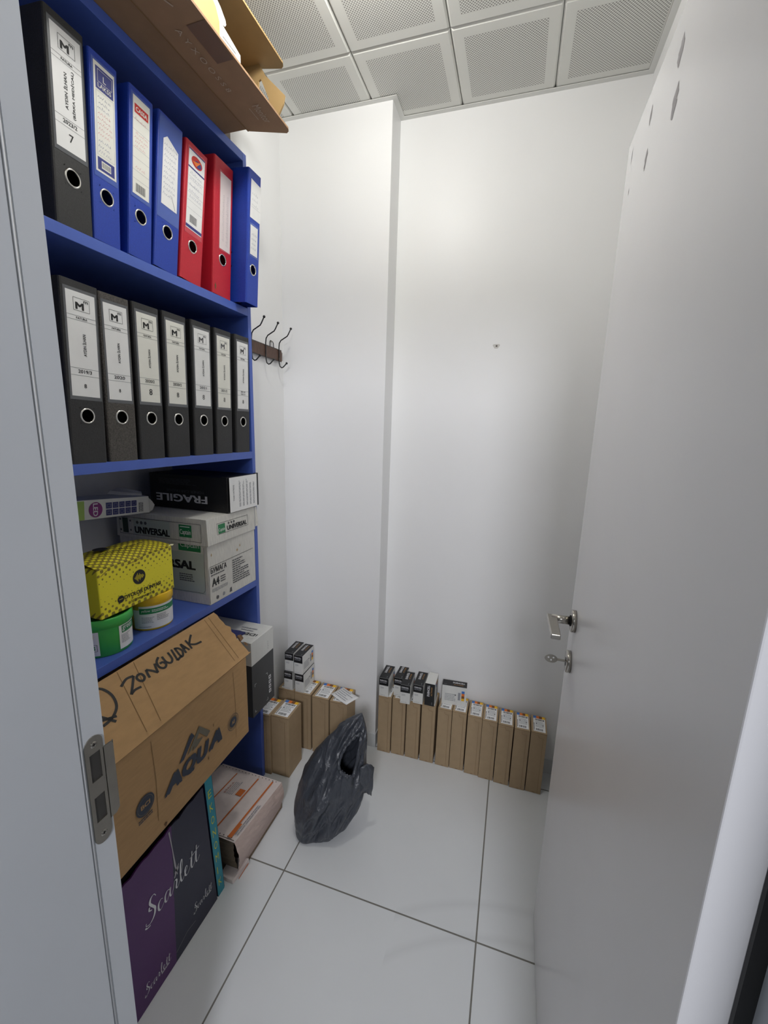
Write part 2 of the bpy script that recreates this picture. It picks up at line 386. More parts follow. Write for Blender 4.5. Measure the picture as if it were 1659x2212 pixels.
# ------------------------------------------------------------------ the room
XS, YB, YC, XC, XR, XL, H = -.8564, 1.6484, 1.5477, -.4844, .2971, -.911, 2.4534
XN, YF = -1.25, .348           # niche wall behind the bookcase; room face of the front wall
struct(MB().box(-1.6, 1.6, -2.2, 1.80, -.06, 0, FLOORM), 'floor')
c = MB(); c.box(-1.5, .6, YF-.2, 1.80, H+.012, H+.06, CEILM)
for i in range(-4, 4):
    for j in range(-4, 2):
        x0, x1, y0, y1 = GX+i*GS+.0012, GX+(i+1)*GS-.0012, GY+j*GS+.0012, GY+(j+1)*GS-.0012
        if x1 < -1.26 or x0 > XR+.02 or y0 > YB+.02 or y1 < YF-.1: continue
        e = .005
        top = [(x0, y0, H+.014), (x1, y0, H+.014), (x1, y1, H+.014), (x0, y1, H+.014)]
        md = [(x0, y0, H+e), (x1, y0, H+e), (x1, y1, H+e), (x0, y1, H+e)]
        bt = [(x0+e, y0+e, H), (x1-e, y0+e, H), (x1-e, y1-e, H), (x0+e, y1-e, H)]
        c.add(top+md+bt, [(0, 1, 5, 4), (1, 2, 6, 5), (2, 3, 7, 6), (3, 0, 4, 7), (4, 5, 9, 8), (5, 6, 10, 9), (6, 7, 11, 10), (7, 4, 8, 11), (8, 9, 10, 11)], CEILM)
struct(c, 'ceiling')
HT = H+.013
bw = MB().box(-.4844-.02, XR+.1, YB, YB+.12, 0, HT, WALL)
struct(bw, 'wall_back')
struct(MB().box(XL-.05, XC, YC, YB+.12, 0, HT, WALL), 'wall_pillar', .002)
lw = MB(); lw.box(XN-.1, XN, YF-.2, 1.2625, 0, HT, WALL); lw.box(XN-.1, XL, 1.2625, YB+.12, 0, HT, WALL)
struct(lw, 'wall_left')
struct(MB().box(XR, XR+.1, YF-.0, YB+.12, 0, HT, WALL), 'wall_right')
YW = .12                        # corridor face of the front wall
XJ, XJ2 = -.475, .2085
fw = MB(); fw.box(-1.6, XJ-.04, YW+.01, YF-.004, 0, 2.8, WALL); fw.box(XJ2+.045, 1.6, YW+.01, YF-.004, 0, 2.8, WALL); fw.box(XJ-.04, XJ2+.045, YW+.01, YF-.004, 2.0, 2.8, WALL)
struct(fw, 'wall_front')
# ceiling angle trim following the walls
def trim_run(pts, name):
    mb = MB(); wd = .017; z0 = H-.0015
    n = len(pts); off = []
    for i, p in enumerate(pts):
        d = []
        if i > 0: d.append((V(pts[i])-V(pts[i-1])).normalized())
        if i < n-1: d.append((V(pts[i+1])-V(pts[i])).normalized())
        nn = [V((q.y, -q.x)) for q in d]
        o = V(p)+(nn[0]*wd if len(nn) == 1 else (nn[0]+nn[1])*wd)
        off.append(o)
    for i in range(n-1):
        a, b, c_, d_ = V(pts[i]), V(pts[i+1]), off[i+1], off[i]
        mb.hexa([(*a, z0-.0015), (*d_, z0-.0015), (*c_, z0-.0015), (*b, z0-.0015), (*a, z0), (*d_, z0), (*c_, z0), (*b, z0)], TRIMW)
    return struct(mb, name, fix=True)
trim_run([(XL, 1.2625), (XL, YC), (XC, YC), (XC, YB), (XR, YB), (XR, YF)], 'trim_1')
# tile skirting, standing a little proud of the plaster
sk = MB(); sk.box(XC, XR, YB-.0025, YB, 0, .066, SKIRT); struct(sk, 'baseboard_back')
sk = MB(); sk.box(XL, XC+.0025, YC-.0025, YC, 0, .066, SKIRT); sk.box(XC, XC+.0025, YC, YB, 0, .066, SKIRT); struct(sk, 'baseboard_pillar')
sk = MB(); sk.box(XR-.0025, XR, YF, YB, 0, .066, SKIRT); struct(sk, 'baseboard_right')
sk = MB(); sk.box(XL, XL+.0025, 1.2625, YC, 0, .066, SKIRT); struct(sk, 'baseboard_left')
# left door jamb: stop, seal groove, rebate
j = MB(); j.box(XJ-.04, XJ, .321, YF, 0, 1.99, FRAME); j.box(XJ-.04, XJ+.002, YW, .314, 0, 1.99, FRAME); j.box(XJ-.04, XJ-.0006, .314, .321, 0, 1.99, FRAME)
j.tube([(XJ-.0004, .3176, .0), (XJ-.0004, .3176, 1.99)], .0016, SEAL, 8)
struct(j, 'trim_2')
j = MB(); j.box(XJ2, XJ2+.045, YW, YF, 0, 1.99, FRAME); struct(j, 'trim_3')
j = MB(); j.box(XJ, XJ2, YW, YF, 1.965, 1.995, FRAME); struct(j, 'trim_4')

# black rubber strip on the hinge jamb
o = MB().slab(Frame((0, .3165, 0), (1, 0, 0), (0, 0, 1)), [(.1972, 0), (.2118, 0), (.2118, 1.145), (.209, 1.158), (.2005, 1.158), (.1972, 1.148)], 0, .004, BLACKRUB).build('rubber_strip')
tag(o, 'black rubber strip at the hinge edge of the open door, in the lower right corner', 'rubber strip')

# strike plate on the left jamb
t = thing('strike_plate', 'steel strike plate with two square holes on the left door jamb', 'strike plate', (XJ, .334, .92))
F = Frame((XJ, 0, 0), (0, 1, 0), (0, 0, 1)); TH = .0015
p = MB()
ya, yb_, yl = .3205, .3445, .3575
def arc2(cx, cy, r, a0, a1, n=10): return [(cx+r*math.cos(math.radians(a0+(a1-a0)*i/n)), cy+r*math.sin(math.radians(a0+(a1-a0)*i/n))) for i in range(n+1)]
zt_, zb_ = 1.0, .843
holes = [(.9375, .9765), (.8775, .9145)]; hy0, hy1 = .3255, .3395
rows = [(.862, .8775), (.9145, .9375), (.9765, .981)]
for a, b in rows: p.slab(F, [(ya, a), (yb_, a), (yb_, b), (ya, b)], 0, TH, METALD)
for a, b in holes:
    p.slab(F, [(ya, a), (hy0, a), (hy0, b), (ya, b)], 0, TH, METALD); p.slab(F, [(hy1, a), (yb_, a), (yb_, b), (hy1, b)], 0, TH, METALD)
cy_ = (ya+yb_)/2; r_ = (yb_-ya)/2
p.slab(F, [(ya, .981)]+[(yb_, .981)]+arc2(cy_, zt_-r_, r_, 0, 180), 0, TH, METALD)
p.slab(F, [(yb_, .862)]+[(ya, .862)]+arc2(cy_, zb_+r_, r_, 180, 360), 0, TH, METALD)
p.build('plate', t)
l_ = MB(); l_.slab(F, [(yb_-.001, .868), (yl-.005, .868), (yl, .873), (yl, .972), (yl-.002, .976), (yb_-.001, .976)], .0001, TH, METALD)
l_.hexa([(XJ, yl-.0008, .873), (XJ+.0015, yl, .873), (XJ-.004, yl+.0045, .873), (XJ-.0055, yl+.004, .873), (XJ, yl-.0008, .972), (XJ+.0015, yl, .972), (XJ-.004, yl+.0045, .972), (XJ-.0055, yl+.004, .972)], METALD)
l_.build('lip', t)
for a, b in holes:
    hb = MB(); hb.rect(F, hy0, a, hy1, b, mat('hole_shadow_steel', (58, 56, 53), .5), .0003)
    hb.build('bolt_hole', t)
for z in (.9885, .8565):
    s = MB(); s.lathe(Frame((XJ+TH, cy_, z), (0, 1, 0), (0, 0, 1)), [(.0042, 0), (.0042, .0004), (.003, .0006)], METAL, 20)
    s.rect(Frame((XJ+TH+.0006, 0, 0), (0, 1, 0), (0, 0, 1)), cy_-.0022, z-.0005, cy_+.0022, z+.0005, DARKHOLE, .0002); s.rect(Frame((XJ+TH+.0006, 0, 0), (0, 1, 0), (0, 0, 1)), cy_-.0005, z-.0022, cy_+.0005, z+.0022, DARKHOLE, .0002)
    s.build('screw', t)

# the open door, its lever handle and key plate
DX, DY0, DY1 = .165, .317, 1.063
door = struct(MB().box(DX, DX+.04, DY0, DY1, .005, 1.953, DOORM, .0015), 'door_1')
HY, HZ = .992, .965
FD = Frame((DX, HY, HZ), (0, -1, 0), (0, 0, 1))     # looks to -x
hd = MB(); hd.lathe(FD, [(.0255, 0), (.0255, .008), (.0245, .0095), (.012, .0096)], METAL, 40)
hnd = hd.build('handle_rosette', door)
lv = MB(); lv.tube([FD.p(0, 0, .009), FD.p(0, 0, .052)], .0095, METAL, 20); lv.tube([FD.p(0, 0, .009), FD.p(0, 0, .012)], .0125, DARKHOLE, 20)
lv.build('handle_neck', hnd)
lb = MB(); lb.hexa([FD.p(-.010, -.0065, .040), FD.p(.098, -.0060, .040), FD.p(.098, -.0060, .060), FD.p(-.010, -.0065, .062), FD.p(-.010, .0065, .040), FD.p(.098, .0060, .040), FD.p(.098, .0060, .060), FD.p(-.010, .0065, .062)], METAL)
lb.build('lever', hnd, .002, fix=True)
FK = Frame((DX, HY+.002, .862), (0, -1, 0), (0, 0, 1))
kp = MB(); kp.lathe(FK, [(.0255, 0), (.0255, .008), (.0245, .0095), (.012, .0096)], METAL, 40)
kp.poly(FK, [(-.0045, .009), (.0045, .009), (.003, -.012), (-.003, -.012)], DARKHOLE, .0101)
kp.build('lock_rosette', door)
kt = MB(); kt.slab(Frame(FK.p(0, 0, 0), (0, 0, 1), (-1, 0, 0)), [(-.001, .004), (.001, .004), (.001, .030), (-.001, .030)], -.004, .004, METALD)
pts = [(math.cos(a)*.0125, .042+math.sin(a)*.0145) for a in [2*math.pi*i/24 for i in range(24)]]
n_ = 24
fr = Frame(FK.p(0, 0, 0), (0, .25, .97), (-1, 0, 0))
kt.slab(fr, [(x*.75, y) for x, y in pts], -.001, .001, METALD)
for hx, hy in ((.004, .037), (-.004, .042), (.003, .048)): kt.disc(fr, hx*.75, hy, .002, STICKER, .0012, 12); 
tag(kt.build('key', None, fix=True), 'small steel key standing in the lock of the open door', 'key')
def ragged(fr, x, y, ln, wd, seed, tilt=.0):
    r = random.Random(seed); up = []; dn = []
    for i in range(9):
        q = i/8; h = wd*math.sin(math.pi*min(1, q*.95+.03))*(.5+r.random()*.6)
        cx = x+tilt*(q-.5)*ln+r.uniform(-.08, .08)*wd
        up.append((cx+h/2, y+(q-.5)*ln)); dn.append((cx-h/2, y+(q-.5)*ln))
    return up+dn[::-1]
FDD = Frame((DX, 0, 0), (0, -1, 0), (0, 0, 1))
for i, (y, z, ln, wd) in enumerate([(.752, 1.893, .034, .026), (.747, 1.832, .040, .028), (.893, 1.905, .027, .014), (.888, 1.838, .030, .018), (1.020, 1.915, .028, .006), (1.008, 1.848, .012, .006)]):
    MB().poly(FDD, ragged(FDD, -y, z, ln, wd, i, .2), SCUFF, .0003).build('scuff_mark', door)
# chipped nail hole in the back wall
nh = MB(); nh.poly(FY(YB), [(-.099+.011*math.cos(a)*(1+.3*math.sin(3*a)), 1.690+.010*math.sin(a)*(1+.25*math.cos(2*a))) for a in [2*math.pi*i/18 for i in range(18)]], PLASTERH, .0006)
nh.disc(FY(YB), -.098, 1.691, .0034, mat('plaster_core', (96, 90, 86), .9), .0009, 12)
tag(nh.build('nail_hole'), 'chipped nail hole in the middle of the back wall', 'nail hole')

# ------------------------------------------------------------------ bookcase
BY0, BY1, PS, TS = .372, 1.2599, .017, .0232
XBK = -1.20
bk = thing('bookcase', 'tall blue laminate bookcase full of files and boxes', 'bookcase', (-1.02, .82, 0))
MB().box(XBK, XS, BY1-PS, BY1, 0, 2.1862, BLUE, .0008).build('side_panel', bk)
MB().box(XBK, XS, BY0, BY0+PS, 0, 2.1862, BLUE, .0008).build('side_panel', bk)
for z in (1.7509, 1.2975, .837):
    MB().box(XBK, XS, BY0+PS, BY1-PS, z-TS, z, BLUE, .0008).build('shelf', bk)
MB().box(XBK, XS, BY0+PS, BY1-PS, 2.1862-TS, 2.1862, BLUE, .0008).build('top_board', bk)
MB().box(XBK-.004, XBK, BY0, BY1, 1.30, 2.1862, mat('bookcase_back_board', (40, 54, 120), .6)).build('back_panel', bk)

# ------------------------------------------------------------------ lever arch files
def scribble(mb, fr, x0, y0, x1, y1, rows, m, seed, wd=.0007):
    r = random.Random(seed); dy = (y1-y0)/rows
    for i in range(rows):
        yb = y1-(i+.75)*dy; x = x0+r.random()*.1*(x1-x0); end = x1-r.random()*.25*(x1-x0)
        while x < end:
            L = min(end-x, r.uniform(.15, .4)*(x1-x0)); k = max(4, int(L/.0022)); pts = []
            for q in range(k+1): pts.append((x+L*q/k+r.uniform(-.0004, .0004), yb+(dy*.5 if q % 2 else 0)*r.uniform(.4, 1.2)))
            mb.stroke(fr, pts, wd, m, .0011); x += L+.0025

def binder(label, x, yc, zb, wd, dx, lean, h, cloth, pocket, labelspec, group, edge=None):
    base = V((x, yc, zb))
    up = V((dx, lean, h)); hh = up.length; v = up.normalized()
    u = V((0, 1, 0)); u = (u-v*u.dot(v)).normalized(); n = u.cross(v)
    t = thing('lever_arch_file', label, 'file', base, group=group)
    fr = Frame(base, u, v)
    W = wd/2; D = .285; T = .0025; R = .004
    b = MB()
    # spine with a real finger hole
    rz, rr = (.098 if h > .34 else .088), .0137
    S = .0165; n8 = 32
    circ = [(rr*math.cos(2*math.pi*(i+.5)/n8), rz+rr*math.sin(2*math.pi*(i+.5)/n8)) for i in range(n8)]
    sq = []
    for cx, cy in circ:
        k = S/max(abs(cx), abs(cy-rz)); sq.append((cx*k, rz+(cy-rz)*k))
    for c_, flip in ((0, False), (-T, True)):
        vs = [fr.p(*q, c_) for q in circ+sq]
        fs = [(i, n8+i, n8+(i+1) % n8, (i+1) % n8) for i in range(n8)]
        b.add(vs, [f[::-1] for f in fs] if flip else fs, cloth)
        A = W-R
        for (x0, y0, x1, y1) in ((-A, 0, A, rz-S), (-A, rz+S, A, hh), (-A, rz-S, -S, rz+S), (S, rz-S, A, rz+S)):
            q = [fr.p(x0, y0, c_), fr.p(x1, y0, c_), fr.p(x1, y1, c_), fr.p(x0, y1, c_)]
            b.quad(*(q[::-1] if flip else q), cloth)
        # square corners left by the projected ring
        for sx in (-1, 1):
            for sy in (-1, 1):
                pass
    cin = [fr.p(*q, 0) for q in circ]+[fr.p(*q, -T) for q in circ]
    b.add(cin, [((i+1) % n8, n8+(i+1) % n8, n8+i, i) for i in range(n8)], BOARD)
    for s in (-1, 1):
        prof = [(s*(W-R), 0.0), (s*(W-.0012), -.0012), (s*W, -R), (s*W, -D), (s*(W-T), -D), (s*(W-T), -R), (s*(W-R), -T)]
        lo = [fr.p(a, 0, c_) for a, c_ in prof]; hi = [fr.p(a, hh, c_) for a, c_ in prof]; k = len(prof)
        b.add(lo+hi, [(i, (i+1) % k, k+(i+1) % k, k+i) for i in range(k)]+[tuple(range(k)), tuple(range(2*k-1, k-1, -1))], cloth)
    bo = b.build('cover', t, fix=True)
    MB().hexa([fr.p(-W+.006, .012, -.06), fr.p(W-.006, .012, -.06), fr.p(W-.006, .012, -D+.015), fr.p(-W+.006, .012, -D+.015), fr.p(-W+.006, hh-.02, -.06), fr.p(W-.006, hh-.02, -.06), fr.p(W-.006, hh-.02, -D+.015), fr.p(-W+.006, hh-.02, -D+.015)], SHEETS).build('sheets', t, fix=True)
    rg = MB(); nn = 40; prof = [(.0126, -.003), (.0126, .0006), (.0132, .0014), (.0148, .0013), (.0157, .0002)]
    vs = []; o_ = fr.p(0, rz, 0)
    for r0, c_ in prof: vs += [o_+(fr.u*math.cos(2*math.pi*i/nn)+fr.v*math.sin(2*math.pi*i/nn))*r0+fr.n*c_ for i in range(nn)]
    rg.add(vs, [(k*nn+i, (k+1)*nn+i, (k+1)*nn+(i+1) % nn, k*nn+(i+1) % nn) for k in range(len(prof)-1) for i in range(nn)], RING, True)
    rg.build('finger_ring', t)
    labelspec(fr, W, hh, t, pocket)
    return t

def lines_h(mb, fr, x0, x1, ys, m=INKG, t=.0006):
    for y in ys: mb.rect(fr, x0, y-t/2, x1, y+t/2, m, .0010)
def mlabel(year, num, two=None, paper=PAPER, bleached=0, numsize=.013, shift=0.0):
    ink = INK if not bleached else (INKG if bleached == 1 else INKL)
    def f(fr, W, hh, t, pocket):
        x0, x1 = -W*.76, W*.76; y0, y1 = hh*.385, hh*.945
        MB().rect(fr, x0-.004, y0-.007, x1+.004, y1+.006, PLASTIC, .0004).build('label_pocket', t)
        lb = MB(); lb.rect(fr, x0, y0, x1, y1, paper, .0008)
        L = y1-y0; cx = 0; ww = x1-x0
        lines_h(lb, fr, x0, x1, [y1-L*.225, y1-L*.265, y0+L*.275, y0+L*.205])
        lb.outline(fr, cx-ww*.26, y1-L*.175, cx+ww*.30, y1-L*.055, .0006, ink, .0011)
        lb.text(fr, 'M', cx-ww*.19, y1-L*.162, ww*.29, L*.066, ink, bold=.035, c=.0011)
        lb.text(fr, 'm', cx+ww*.10, y1-L*.090, ww*.15, L*.022, ink, bold=.01, c=.0011)
        lb.text(fr, 'FATURA', cx-ww*.19, y1-L*.254, ww*.38, L*.020, ink, bold=.01, c=.0011)
        if two:
            lb.text(fr, 'AYDIN İLHAN', cx-ww*.16, y0+L*.36, ww*.13, L*.30, ink, bold=.008, c=.0011, rot=1)
            lb.text(fr, '(BİRKA MEDİCAL)', cx+ww*.10, y0+L*.31, ww*.13, L*.40, ink, bold=.008, c=.0011, rot=1)
        else:
            lb.text(fr, 'AYDIN İLHAN', cx-ww*.04, y0+L*.40, ww*.14, L*.21, ink, bold=.008, c=.0011, rot=1)
        if isinstance(year, tuple):
            for k, yy in enumerate(year): lb.text(fr, yy, cx-ww*.2, y0+L*(.248-.034*k), ww*.4, L*.022, ink, bold=.012, c=.0011)
        else: lb.text(fr, year, cx-ww*.24, y0+L*.228, ww*.48, L*.034, ink, bold=.012, c=.0011)
        lb.text(fr, num, cx-ww*.06, y0+L*.085, 0, numsize, ink, bold=.005, c=.0011)
        lb.build('label', t)
    return f
BG = 'black files on the middle shelf'; CG = 'files on the top shelf'
binder('black file labelled 7 and 2023/2, leftmost on the top shelf', -.8564, .6876, 1.7510, .0725, .018, .0031, .3379, BLACKF, PLASTIC, mlabel('2023/2', '7', True), CG)

def spec_laks(fr, W, hh, t, pocket):
    x0, x1, y0, y1 = -W*.74, W*.72, hh*.385, hh*.955
    MB().rect(fr, x0-.004, y0-.01, x1+.004, y1+.004, PLASTICB, .0004).build('label_pocket', t)
    lb = MB(); lb.rect(fr, x0, y0, x1, y1, PAPERC, .0008); L = y1-y0
    lb.rect(fr, x0+.004, y1-L*.235, x1-.003, y1-L*.035, NAVYP, .0010)
    lb.outline(fr, x0+.008, y1-L*.165, x1-.006, y1-L*.055, .0006, PAPERC, .0013)
    lb.text(fr, 'L', -.003, y1-L*.145, 0, L*.055, PAPERC, c=.0013); lb.text(fr, 'LAKSS', x0+.008, y1-L*.215, x1-x0-.016, L*.04, PAPERC, bold=.01, c=.0013)
    lb.outline(fr, x0+.004, y0+L*.16, x1-.003, y1-L*.25, .0004, INKL, .0010)
    scribble(lb, fr, x0+.006, y1-L*.42, x1-.006, y1-L*.27, 3, INKB, 11); scribble(lb, fr, x0+.006, y1-L*.66, x1-.006, y1-L*.42, 5, INKR, 12); scribble(lb, fr, x0+.006, y0+L*.17, x1-.006, y1-L*.67, 3, INKB, 13)
    lb.rect(fr, x0+.004, y0+L*.02, x1-.004, y0+L*.14, NAVYP, .0010); lb.rect(fr, x0+.012, y0+L*.045, x1-.012, y0+L*.115, PAPERC, .0012)
    for k in range(9): lb.rect(fr, x0+.013+k*.0022, y0+L*.055, x0+.0141+k*.0022, y0+L*.105, INKG, .0013)
    lb.build('label', t)
binder('blue file with a navy block on its label, beside the file marked 7', -.8564, .7564, 1.7510, .0615, .018, .0101, .3315, BLUEF, PLASTICB, spec_laks, CG)
def spec_cassa(fr, W, hh, t, pocket):
    x0, x1, y0, y1 = -W*.72, W*.66, hh*.385, hh*.955
    MB().rect(fr, x0-.004, y0-.008, x1+.004, y1+.004, PLASTICB, .0004).build('label_pocket', t)
    lb = MB(); lb.rect(fr, x0, y0, x1, y1, PAPERC, .0008); L = y1-y0
    lb.rect(fr, x0+.004, y1-L*.165, x1-.004, y1-L*.075, REDP, .0010); lb.text(fr, 'CASSA', x0+.007, y1-L*.145, x1-x0-.014, L*.045, PAPERC, bold=.03, c=.0012)
    lines_h(lb, fr, x0, x1, [y1-L*.23, y1-L*.34, y1-L*.52, y1-L*.62, y1-L*.75, y0+L*.16], INKL, .0005)
    scribble(lb, fr, x0+.004, y1-L*.25, x1-.004, y1-L*.19, 1, INKR, 21); scribble(lb, fr, x0+.004, y1-L*.52, x1-.004, y1-L*.34, 4, INKR, 22); scribble(lb, fr, x0+.004, y1-L*.74, x1-.004, y1-L*.68, 1, INKR, 23)
    for k in range(14): lb.rect(fr, x0+.008+k*.0018, y0+L*.03, x0+.0088+k*.0018+(.0004 if k % 3 else 0), y0+L*.12, INKG, .0010)
    lb.build('label', t)
binder('blue file with a red block at the top of its label', -.8564, .8373, 1.7510, .0628, .018, .0191, .3314, BLUEF, PLASTICB, spec_cassa, CG)
def spec_tape(fr, W, hh, t, pocket):
    MB().rect(fr, -W*.9, hh*.335, W*.9, hh*.985, PLASTICB, .0004).build('tape_wrap', t)
    lb = MB(); x0, x1, y0, y1 = -W*.62, W*.68, hh*.43, hh*.86
    lb.poly(fr, [(x0, y0), (x1, y0), (x1-.002, y1-.01), (x0+.012, y1+.006), (x0+.001, y1-.004)], PAPER, .0008)
    scribble(lb, fr, x0+.004, y0+.02, x1-.004, y1-.006, 10, INKB, 31)
    lb.stroke(fr, [(x0+.03, y0+.03), (x1-.006, y0+.004)], .0007, INKG, .0012)
    lb.build('label', t)
binder('blue file with a white note taped to its spine, left of the red files', -.8564, .9117, 1.7510, .0745, .018, .0281, .3309, BLUEF, PLASTICB, spec_tape, CG)
def spec_star(fr, W, hh, t, pocket):
    x0, x1, y0, y1 = -W*.72, W*.72, hh*.385, hh*.955
    MB().rect(fr, x0-.003, y0-.012, x1+.003, y1+.004, PLASTICR, .0004).build('label_pocket', t)
    lb = MB(); lb.rect(fr, x0, y0, x1, y1, PAPER, .0008); L = y1-y0
    lb.disc(fr, 0, y1-L*.115, (x1-x0)*.34, REDP, .0010, 30, L*.07)
    lb.disc(fr, .004, y1-L*.125, (x1-x0)*.2, NAVYP, .0012, 20, L*.04); lb.poly(fr, [(-.016, y1-L*.13), (-.002, y1-L*.165), (.014, y1-L*.07), (.002, y1-L*.10)], SORANGE, .0013)
    lb.rect(fr, x0, y1-L*.235, x1, y1-L*.215, NAVYP, .0010); lb.rect(fr, x0, y1-L*.015, x1, y1, NAVYP, .0010)
    lines_h(lb, fr, x0+.002, x1-.002, [y1-L*.34, y1-L*.44, y1-L*.54, y1-L*.64, y1-L*.74], INKL, .0005)
    scribble(lb, fr, x0+.005, y1-L*.62, x1-.006, y1-L*.25, 5, INKB, 41)
    for k in range(14): lb.rect(fr, x0+.012+k*.0018, y0+L*.09, x0+.0128+k*.0018+(.0004 if k % 3 else 0), y0+L*.19, INKG, .0010)
    lb.rect(fr, x0, y0+L*.012, x1, y0+L*.05, NAVYP, .0010); small_lines(lb, fr, x0+.008, y0+L*.016, x1-.008, y0+L*.046, 1, PAPER, .4)
    lb.build('label', t)
binder('red file with a round printed emblem at the top of its label', -.8564, .9945, 1.7510, .0775, .018, .0300, .3216, REDF, PLASTICR, spec_star, CG)
def spec_red(fr, W, hh, t, pocket):
    x0, x1, y0, y1 = -W*.40, W*.74, hh*.36, hh*.915
    MB().rect(fr, x0-.003, y0-.004, x1+.003, y1+.004, PLASTICR, .0004).build('label_pocket', t)
    lb = MB(); lb.rect(fr, x0, y0, x1, y1, mat('pinkish_label_paper', (226, 212, 212), .6), .0008); L = y1-y0
    rf = Frame(fr.p(0, 0), fr.v, -fr.u)
    scribble(lb, Frame(fr.p(0, 0, 0), fr.v, fr.u*-1), y0+.01, -x1+.006, y1-.03, -x0-.022, 1, INKL, 51); scribble(lb, Frame(fr.p(0, 0, 0), fr.v, fr.u*-1), y0+.01, -x1+.024, y1-.05, -x0-.006, 1, INKL, 52)
    lb.build('label', t)
    MB().poly(fr, ragged(fr, -W*.72, .02, .018, .007, 5), TORN, .0006).build('torn_patch', t)
binder('red file with a plain pale label and a torn lower corner', -.8564, 1.1190, 1.7510, .0800, .018, .0120, .3457, REDF, PLASTICR, spec_red, CG)
def spec_last(fr, W, hh, t, pocket):
    lb = MB(); lb.poly(fr, [(-W*.72, hh*.655), (W*.98, hh*.655), (W*.98, hh*.925), (-W*.62, hh*.935)], PAPER, .0008)
    scribble(lb, fr, -W*.5, hh*.74, W*.6, hh*.86, 3, INKL, 61); lines_h(lb, fr, -W*.5, W*.9, [hh*.74], INKL, .0005)
    lb.build('label', t)
    MB().rect(fr, -W*.68, hh*.37, W*.7, hh*.62, PLASTICB, .0004).build('label_pocket', t)
    l2 = MB(); l2.rect(fr, -W*.58, hh*.385, W*.58, hh*.605, PAPER, .0008); scribble(l2, fr, -W*.45, hh*.42, W*.45, hh*.56, 4, INKB, 62); l2.build('note', t)
    for z in (.45, .62):
        MB().lathe(Frame(fr.p(-W, hh*z*.62, -.055), (-fr.n), fr.v), [(.0028, 0), (.0028, .0006), (.0015, .001)], RING, 14).build('rivet', t)
    for z in (.70, .77): MB().rect(Frame(fr.p(-W, 0, 0), -fr.n, fr.v), .020, hh*z-.008, .034, hh*z+.008, PLASTICB, .0004).build('tape_tab', t)
binder('blue file pulled forward past the shelf edge, rightmost on the top shelf', -.8170, 1.2105, 1.7510, .0620, .024, .0, .3560, BLUEF, PLASTICB, spec_last, CG)

R2 = [(.6665, .078, .0076, .3546, BLACKF, mlabel('2019/3', '8', numsize=.008), 'black file labelled 2019/3, leftmost on the middle shelf'),
      (.7492, .0735, .0, .3515, MARBLEF, mlabel('2020', '8', numsize=.007), 'speckled grey-brown file labelled 2020'),
      (.8310, .0745, .0, .3537, BLACKF, mlabel('2020/2', '8', paper=PAPERC, numsize=.014), 'black file labelled 2020/2, right of the speckled file'),
      (.9180, .0780, .0, .3561, BLACKF, mlabel('2020/2', '8', paper=PAPERC, numsize=.012), 'black file labelled 2020/2, fourth from the left on the middle shelf'),
      (1.0130, .0770, .0, .3584, BLACKF, mlabel('2021', '8', bleached=1, numsize=.013), 'black file labelled 2021, with a faded label'),
      (1.1030, .0740, .0, .3581, BLACKF, mlabel('2021/2', '8', paper=PAPERC, bleached=1, numsize=.012), 'black file labelled 2021/2'),
      (1.1950, .0720, .0, .3599, BLACKF, mlabel(('2021 (3)', '2022 (1)'), '8', numsize=.011), 'black file with two dates on its label, rightmost on the middle shelf')]
for y, wd, lean, h, cl, sp_, lab in R2:
    binder(lab, -.8564, y, 1.2975, wd, .010, lean, h, cl, PLASTIC, sp_, BG)

# ------------------------------------------------------------------ third shelf
Z3 = .837
# copier paper box with its lid
t = thing('paper_box', 'white copier paper carton with green print on the third shelf', 'box', (-1.02, 1.12, Z3))
MB().box(-1.195, -.856, 1.0, 1.2405, Z3, 1.09, WHITEW, .002).build('body', t)
ld = MB(); ld.hexa([(-1.199, .9965, 1.026), (-.849, .9965, 1.026), (-.8535, 1.2415, 1.026), (-1.199, 1.2415, 1.026), (-1.197, .998, 1.1075), (-.853, .998, 1.1075), (-.854, 1.2415, 1.1075), (-1.197, 1.2415, 1.1075)], WHITEW)
ld.hexa([(-.8535, 1.2415, 1.036), (-.850, 1.2415, 1.036), (-.846, 1.253, 1.040), (-.8485, 1.2535, 1.040), (-.8545, 1.2415, 1.1075), (-.8525, 1.2415, 1.1075), (-.8525, 1.252, 1.1065), (-.8545, 1.252, 1.1065)], WHITEW)
lid = ld.build('lid', t, .0015, fix=True)
pr = MB(); f = FY(.9960)
pr.outline(f, -1.185, 1.036, -.872, 1.092, .0012, INKG, .0); pr.rect(f, -1.172, 1.040, -1.150, 1.088, mat('dark_green_print', (44, 62, 54), .5), .0001)
pr.rect(f, -1.128, 1.039, -.986, 1.089, GREENPALE, .00005)
for i in range(3): pr.disc(f, -1.112+i*.016, 1.077, .006, INKG, .0003, 5)
for x_, z_ in ((-1.18, 1.082), (-1.18, 1.048), (-1.140, 1.080), (-1.140, 1.050)): pr.disc(f, x_, z_, .0035, INKG, .0003, 8)
pr.text(f, 'UNIVERSAL', -1.124, 1.042, .136, .022, INK, bold=.05, c=.0004)
pr.rect(f, -.952, 1.048, -.906, 1.086, GREENP, .0003); pr.text(f, 'Captain', -.949, 1.052, .040, .020, STICKER, bold=.01, c=.0005); pr.rect(f, -.948, 1.079, -.912, 1.0815, STICKER, .0005)
pr.build('lid_side_print', lid)
pr = MB(); f = Frame((-.8495, 0, 1.026), (-.0045, .245, 0), (-.0035, 0, .0815))
off = .9965
def LX(y): return y-0.0
f = Frame((-.8494-.0, 0, 1.026), (0, 1, 0), (-.0043, 0, .0815))
